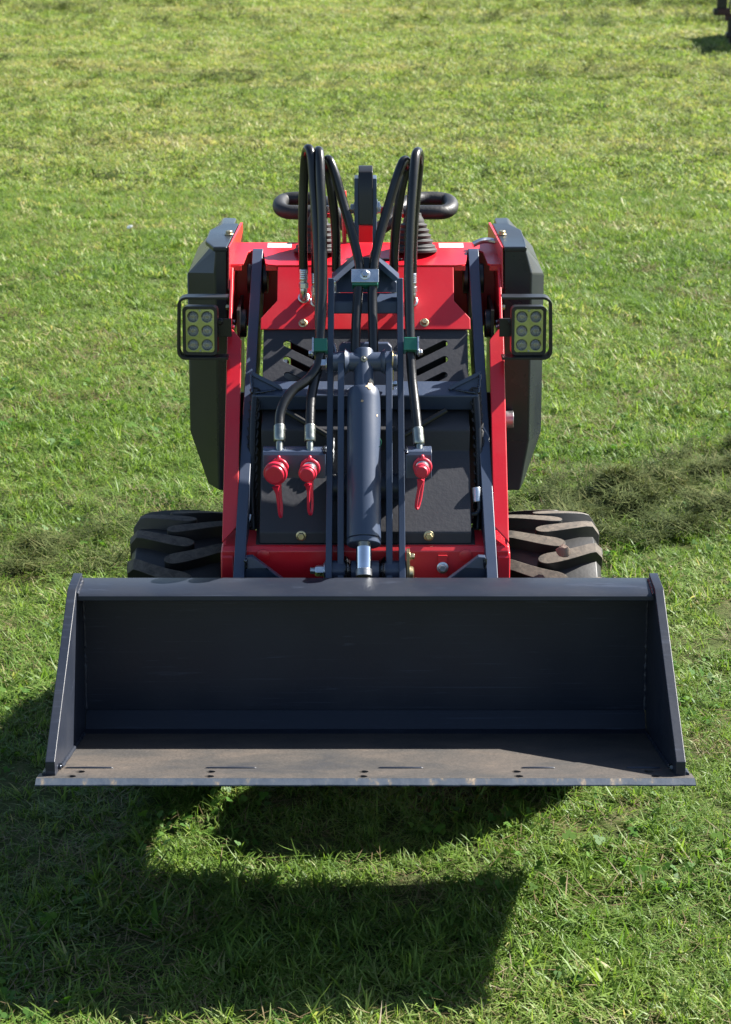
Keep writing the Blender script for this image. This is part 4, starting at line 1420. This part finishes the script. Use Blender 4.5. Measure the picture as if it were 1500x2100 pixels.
for xx, yy in ((3.90, 18.5), (4.9, 18.5)):
    MB().lathe((xx, yy, 0.30), (1, 0, 0), [(0, 0.17), (0.02, 0.27), (0.06, 0.30), (0.14, 0.30), (0.18, 0.27), (0.20, 0.17)], 40).build('wheel', M['tyre'], F, 0.004)

# ------------------------------------------------------------------ grass
PROTO = bpy.data.collections.new('grass_prototypes')       # not linked to the scene: only instanced


def blade(vs, fs, tints, base, az, length, width, lean, curl, tint, k=4, fold=0.0):
    d = Vector((math.cos(az), math.sin(az), 0))
    side = Vector((-d.y, d.x, 0))
    o = len(vs)
    p = Vector(base)
    ang = lean
    for i in range(k + 1):
        t = i / k
        w = width * (1 - t ** 2.2) * (0.7 + 0.5 * min(1, t * 3)) * 0.5
        if i == k:
            vs.append(p)
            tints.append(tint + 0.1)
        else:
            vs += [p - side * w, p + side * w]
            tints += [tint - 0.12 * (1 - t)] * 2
        step = length / k
        p = p + (d * math.sin(ang) + Vector((0, 0, 1)) * math.cos(ang)) * step
        if p.z < 0.003:
            p.z = 0.003
        ang += curl / k
    for i in range(k - 1):
        a = o + 2 * i
        fs.append((a, a + 1, a + 3, a + 2))
    a = o + 2 * (k - 1)
    fs.append((a, a + 1, a + 2))


def proto(name, fill, mat):
    vs, fs, ti = [], [], []
    fill(vs, fs, ti)
    me = bpy.data.meshes.new(name)
    me.from_pydata(vs, [], fs)
    me.materials.append(mat)
    at = me.attributes.new('tint', 'FLOAT', 'POINT')
    at.data.foreach_set('value', ti)
    me.polygons.foreach_set('use_smooth', [True] * len(me.polygons))
    o = bpy.data.objects.new(name, me)
    PROTO.objects.link(o)
    return o


U = random.uniform


def tuft(nb, spread, lmin, lmax, lean0, lean1, w0=0.0022, w1=0.0042, dry=0.08, bias=0.0):
    def fill(vs, fs, ti):
        for _ in range(nb):
            r_ = spread * math.sqrt(U(0, 1)); a = U(0, 2 * math.pi)
            t = bias + (U(0.25, 0.75) if U(0, 1) > dry else U(1.0, 1.3))
            blade(vs, fs, ti, (r_ * math.cos(a), r_ * math.sin(a), -0.006), U(0, 2 * math.pi), U(lmin, lmax), U(w0, w1), U(lean0, lean1), U(0.2, 1.4), t)
    return fill


def litter(nb, spread, lmin, lmax, zmax, w0=0.0014, w1=0.0032):
    def fill(vs, fs, ti):
        for _ in range(nb):
            r_ = spread * math.sqrt(U(0, 1)); a = U(0, 2 * math.pi)
            blade(vs, fs, ti, (r_ * math.cos(a), r_ * math.sin(a), U(0.002, zmax)), U(0, 2 * math.pi), U(lmin, lmax), U(w0, w1), U(1.15, 1.75), U(-0.5, 0.5), U(0.1, 1.0), k=3)
    return fill


def clover(nb, spread, r0, r1):
    def fill(vs, fs, ti):
        for _ in range(nb):
            rr = spread * math.sqrt(U(0, 1)); a = U(0, 2 * math.pi)
            c = Vector((rr * math.cos(a), rr * math.sin(a), U(0.012, 0.030)))
            tint = U(0.2, 0.8)
            nrm = Vector((U(-0.6, 0.6), U(-0.6, 0.6), 1)).normalized()
            q = nrm.to_track_quat('Z', 'Y')
            for j in range(3):
                az = j * 2.094 + U(-0.2, 0.2)
                r_ = U(r0, r1)
                cc = c + q @ Vector((math.cos(az) * r_ * 0.95, math.sin(az) * r_ * 0.95, 0))
                o = len(vs)
                for i in range(7):
                    t = 2 * math.pi * i / 7
                    vs.append(cc + q @ Vector((math.cos(t) * r_ * 0.92, math.sin(t) * r_ * 0.92, 0.15 * r_ * math.cos(2 * t))))
                    ti.append(tint)
                fs.append(tuple(range(o, o + 7)))
            blade(vs, fs, ti, (c.x, c.y, -0.004), U(0, 6.28), c.z, 0.0012, 0.1, 0.1, tint, k=2)
    return fill


def broad(nb, spread):
    def fill(vs, fs, ti):
        for _ in range(nb):
            a = U(0, 2 * math.pi)
            blade(vs, fs, ti, (spread * math.cos(a), spread * math.sin(a), -0.004), a + U(-0.5, 0.5), U(0.028, 0.055), U(0.005, 0.008), U(0.5, 1.1), U(0.3, 0.9), U(0.2, 0.7), k=5)
    return fill


random.seed(5)
PN = {}
def add_proto(key, fill, mat):
    i = len(PROTO.objects)
    proto('grass_%02d' % i, fill, mat)
    PN.setdefault(key, []).append(i)

for _ in range(4):
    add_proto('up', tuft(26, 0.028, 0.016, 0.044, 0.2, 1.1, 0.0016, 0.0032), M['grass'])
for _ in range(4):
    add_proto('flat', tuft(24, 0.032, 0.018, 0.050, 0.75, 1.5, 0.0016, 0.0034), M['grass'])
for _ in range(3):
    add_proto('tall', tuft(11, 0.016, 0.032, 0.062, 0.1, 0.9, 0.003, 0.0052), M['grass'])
for _ in range(3):
    add_proto('litter', litter(20, 0.035, 0.015, 0.055, 0.020, 0.0010, 0.0024), M['grass'])
for _ in range(2):
    add_proto('straw', litter(12, 0.035, 0.015, 0.055, 0.018, 0.0008, 0.0017), M['straw'])
for _ in range(3):
    add_proto('clover', clover(6, 0.035, 0.0035, 0.0065), M['clover'])
for _ in range(2):
    add_proto('broad', broad(6, 0.005), M['clover'])
for _ in range(4):
    add_proto('far', tuft(50, 0.075, 0.016, 0.036, 0.45, 1.35, 0.0032, 0.0056, 0.06, 0.42), M['grass'])
for _ in range(2):
    add_proto('farlitter', litter(30, 0.08, 0.03, 0.08, 0.03, 0.003, 0.006), M['clip'])
for _ in range(4):
    add_proto('heap', litter(40, 0.032, 0.020, 0.060, 0.022, 0.0014, 0.0027), M['clip'])


def vnoise(x, y, scale, seed):
    """Smooth value noise in 0..1."""
    r_ = np.random.default_rng(seed)
    tab = r_.random((256, 256))
    x, y = x / scale + 1000.3, y / scale + 1000.7
    xi, yi = np.floor(x).astype(int), np.floor(y).astype(int)
    fx, fy = x - xi, y - yi
    fx, fy = fx * fx * (3 - 2 * fx), fy * fy * (3 - 2 * fy)
    g = lambda i, j: tab[i % 256, j % 256]
    return (g(xi, yi) * (1 - fx) + g(xi + 1, yi) * fx) * (1 - fy) + (g(xi, yi + 1) * (1 - fx) + g(xi + 1, yi + 1) * fx) * fy


def scatter(name, pts, rot, scl, idx):
    me = bpy.data.meshes.new(name)
    me.vertices.add(len(pts))
    me.vertices.foreach_set('co', np.asarray(pts, dtype=np.float32).ravel())
    for nm, ty, data, key in (('rot', 'FLOAT_VECTOR', rot, 'vector'), ('scl', 'FLOAT', scl, 'value'), ('idx', 'INT', idx, 'value')):
        a = me.attributes.new(nm, ty, 'POINT')
        a.data.foreach_set(key, np.asarray(data, dtype=np.int32 if ty == 'INT' else np.float32).ravel())
    o = bpy.data.objects.new(name, me)
    COL.objects.link(o)
    mod = o.modifiers.new('scatter', 'NODES')
    mod.node_group = SCATTER
    return o


def scatter_group():
    g = bpy.data.node_groups.new('scatter_blades', 'GeometryNodeTree')
    g.interface.new_socket('Geometry', in_out='INPUT', socket_type='NodeSocketGeometry')
    g.interface.new_socket('Geometry', in_out='OUTPUT', socket_type='NodeSocketGeometry')
    n, l = g.nodes, g.links
    i, o = n.new('NodeGroupInput'), n.new('NodeGroupOutput')
    ci = n.new('GeometryNodeCollectionInfo')
    ci.inputs['Collection'].default_value = PROTO
    ci.inputs['Separate Children'].default_value = True
    ci.inputs['Reset Children'].default_value = True
    ip = n.new('GeometryNodeInstanceOnPoints')
    ip.inputs['Pick Instance'].default_value = True
    def named(nm, ty):
        a = n.new('GeometryNodeInputNamedAttribute')
        a.data_type = ty
        a.inputs['Name'].default_value = nm
        return a.outputs['Attribute']
    l.new(i.outputs[0], ip.inputs['Points'])
    l.new(ci.outputs[0], ip.inputs['Instance'])
    l.new(named('idx', 'INT'), ip.inputs['Instance Index'])
    l.new(named('rot', 'FLOAT_VECTOR'), ip.inputs['Rotation'])
    l.new(named('scl', 'FLOAT'), ip.inputs['Scale'])
    l.new(ip.outputs[0], o.inputs[0])
    return g


SCATTER = scatter_group()


def windrow(x, y):
    """Amount of cut grass lying behind the loader, 0..1."""
    yc = 2.55 + np.where(x > 0, 0.44, 0.10) * np.clip(x, -2, 2)
    d = np.abs(y - yc) / (0.30 + 0.25 * vnoise(x, y, 0.5, 3))
    return np.clip(1.25 - d, 0, 1) * np.clip(vnoise(x, y, 0.33, 9) * 1.6 - 0.1, 0, 1)


def field(y0, y1, per_m2, mix, smin, smax, seed, margin=1.5):
    r_ = np.random.default_rng(seed)
    dmax = y1 - CAM_Y
    half = 0.155 * dmax * 1.05 + margin
    n_ = int((y1 - y0) * 2 * half * per_m2)
    x = r_.uniform(-half, half, n_)
    y = r_.uniform(y0, y1, n_)
    keep = np.abs(x) < 0.155 * (y - CAM_Y) * 1.05 + margin
    x, y = x[keep], y[keep]
    bare = vnoise(x, y, 0.16, seed + 1) * 0.6 + vnoise(x, y, 0.05, seed + 2) * 0.4
    near = y < 3
    keep = ~((bare > 0.70) & near & (r_.random(len(x)) < 0.75))
    x, y, bare = x[keep], y[keep], bare[keep]
    # worn, earthy spots on the lawn
    for bx, by, br, amt in ((0.78, 1.62, 0.20, 0.72), (0.95, 1.25, 0.16, 0.55), (-0.72, 0.80, 0.17, 0.8), (0.60, 0.15, 0.12, 0.45), (-0.15, 0.50, 0.14, 0.5), (0.85, 0.55, 0.14, 0.5), (-0.95, 2.2, 0.2, 0.5)):
        g_ = np.exp(-((x - bx) ** 2 + ((y - by) * 1.3) ** 2) / br ** 2) * (0.6 + 0.8 * vnoise(x, y, 0.06, 55))
        bare = np.maximum(bare, 0.3 + 0.45 * g_)
        keep = r_.random(len(x)) > g_ * amt
        x, y, bare = x[keep], y[keep], bare[keep]
    # nothing grows through the tyres' contact patches
    keep = ~((np.abs(np.abs(x) - 0.368) < 0.09) & (np.abs(y - 0.855) < 0.07))
    x, y, bare = x[keep], y[keep], bare[keep]
    n_ = len(x)
    keys, w = zip(*mix.items())
    w = np.array(w) / sum(w)
    which = r_.choice(len(keys), n_, p=w)
    # clover gathers in patches, straw on the bare spots
    pat = vnoise(x, y, 0.30, 40)
    if 'clover' in keys:
        which[(which == keys.index('clover')) & (pat < 0.45)] = keys.index('up')
    if 'straw' in keys:
        sel = (bare > 0.64) & (r_.random(n_) < 0.4)
        which[sel] = keys.index('straw')
    idx = np.array([r_.choice(PN[keys[k_]]) for k_ in which])
    scl = r_.uniform(smin, smax, n_) * (0.75 + 0.5 * vnoise(x, y, 0.22, 77))
    rot = np.stack([r_.normal(0.0, 0.16, n_), r_.normal(-0.16, 0.16, n_), r_.uniform(0, 6.283, n_)], 1)
    return np.stack([x, y, ground_z(x, y)], 1), rot, scl, idx


parts = [
    field(-0.95, 1.7, 2300, {'up': 24, 'flat': 30, 'tall': 5, 'litter': 22, 'straw': 6, 'clover': 3.5, 'broad': 1.2}, 0.75, 1.25, 100),
    field(1.7, 4.6, 1700, {'up': 32, 'flat': 30, 'tall': 5, 'litter': 20, 'straw': 4, 'clover': 2.5, 'broad': 0.8}, 0.8, 1.3, 200),
    field(4.6, 9.0, 1150, {'up': 34, 'flat': 36, 'tall': 3, 'litter': 20, 'straw': 3, 'far': 5}, 0.9, 1.35, 300, 2.0),
    field(9.0, 17.0, 560, {'far': 88, 'farlitter': 6, 'flat': 6}, 0.8, 1.15, 400, 3.0),
    field(17.0, 34.0, 230, {'far': 95, 'farlitter': 5}, 0.95, 1.35, 500, 4.0),
]
pts, rot, scl, idx = (np.concatenate([p[i] for p in parts]) for i in range(4))
lawn = scatter('lawn_grass', pts, rot, scl, idx)
tag(lawn, 'short mown green grass with clover covering the field', 'grass', kind='stuff')

# cut grass lying in a loose windrow behind the loader, and thin far rows
r_ = np.random.default_rng(900)
n_ = 52000
x = r_.uniform(-2.0, 2.6, n_); y = r_.uniform(1.6, 4.2, n_)
wd = windrow(x, y) * np.where(x > 0, np.clip((x - 0.35) / 0.35, 0.12, 1.0), 0.9)
keep = r_.random(n_) < wd * 1.0
x, y, wd = x[keep], y[keep], wd[keep]
lump = np.clip(vnoise(x, y, 0.075, 31) * 3.4 - 1.75, 0, 1) * np.where(x > 0.55, 1.0, 0.10)
lump = lump * (0.55 + 0.45 * vnoise(x, y, 0.05, 33))
keep = (lump > 0.12) | (r_.random(len(x)) < np.where(x < 0, 0.22, 0.16))
x, y, wd, lump = x[keep], y[keep], wd[keep], lump[keep]
z = ground_z(x, y) + 0.012 + wd ** 0.4 * lump * 0.072 * (0.15 + 0.85 * r_.random(len(x)) ** 0.5)
ptsA = np.stack([x, y, z], 1)
xs, ys = [], []
for y_row, amp, dens in ((20.3, 0.30, 60), (22.6, 0.40, 90), (15.0, 0.12, 20)):
    xx = r_.uniform(-5.5, 5.5, dens * 5)
    yy = y_row + r_.normal(0, amp, len(xx)) + 0.08 * xx
    kk = vnoise(xx, yy * 2.0, 0.9, 61) > 0.56
    xs.append(xx[kk]); ys.append(yy[kk])
xb, yb = np.concatenate(xs), np.concatenate(ys)
zb = ground_z(xb, yb) + 0.015 + r_.random(len(xb)) * 0.05
ptsB = np.stack([xb, yb, zb], 1)
allp = np.concatenate([ptsA, ptsB])
na, nb_ = len(ptsA), len(ptsB)
rot = np.stack([r_.normal(0, 0.22, na + nb_), r_.normal(0, 0.22, na + nb_), r_.uniform(0, 6.28, na + nb_)], 1)
scl = np.concatenate([r_.uniform(0.8, 1.3, na), r_.uniform(1.6, 2.6, nb_)])
idx = np.array([r_.choice(PN['heap']) for _ in range(na + nb_)])
clip = scatter('grass_clippings', allp, rot, scl, idx)
tag(clip, 'dull olive cut grass lying in loose heaps on the lawn behind the loader', 'cut grass', kind='stuff')

# a white petal lying on the lawn at the left
q = P(265, 470, 0)
tt = (CAM_Z - 0.035) / (CAM_Z - q.z)
pw = Vector((0, CAM_Y, CAM_Z)) + (q - Vector((0, CAM_Y, CAM_Z))) * tt
pm = MB()
top = [(0.014 * math.cos(t) * (1 + 0.3 * math.cos(t)), 0.009 * math.sin(t)) for t in np.linspace(0, 2 * math.pi, 14, endpoint=False)]
pm.prism([pw + Vector((a, b_ * 0.7, 0.012 + a * 0.3 + b_ * 0.7)) for a, b_ in top], [pw + Vector((a, b_ * 0.7, 0.011 + a * 0.3 + b_ * 0.7 - abs(a) * 0.1)) for a, b_ in top])
tag(pm.build('petal', M['petal'], sharp=60), 'tiny white petal lying alone on the lawn left of the loader', 'petal')
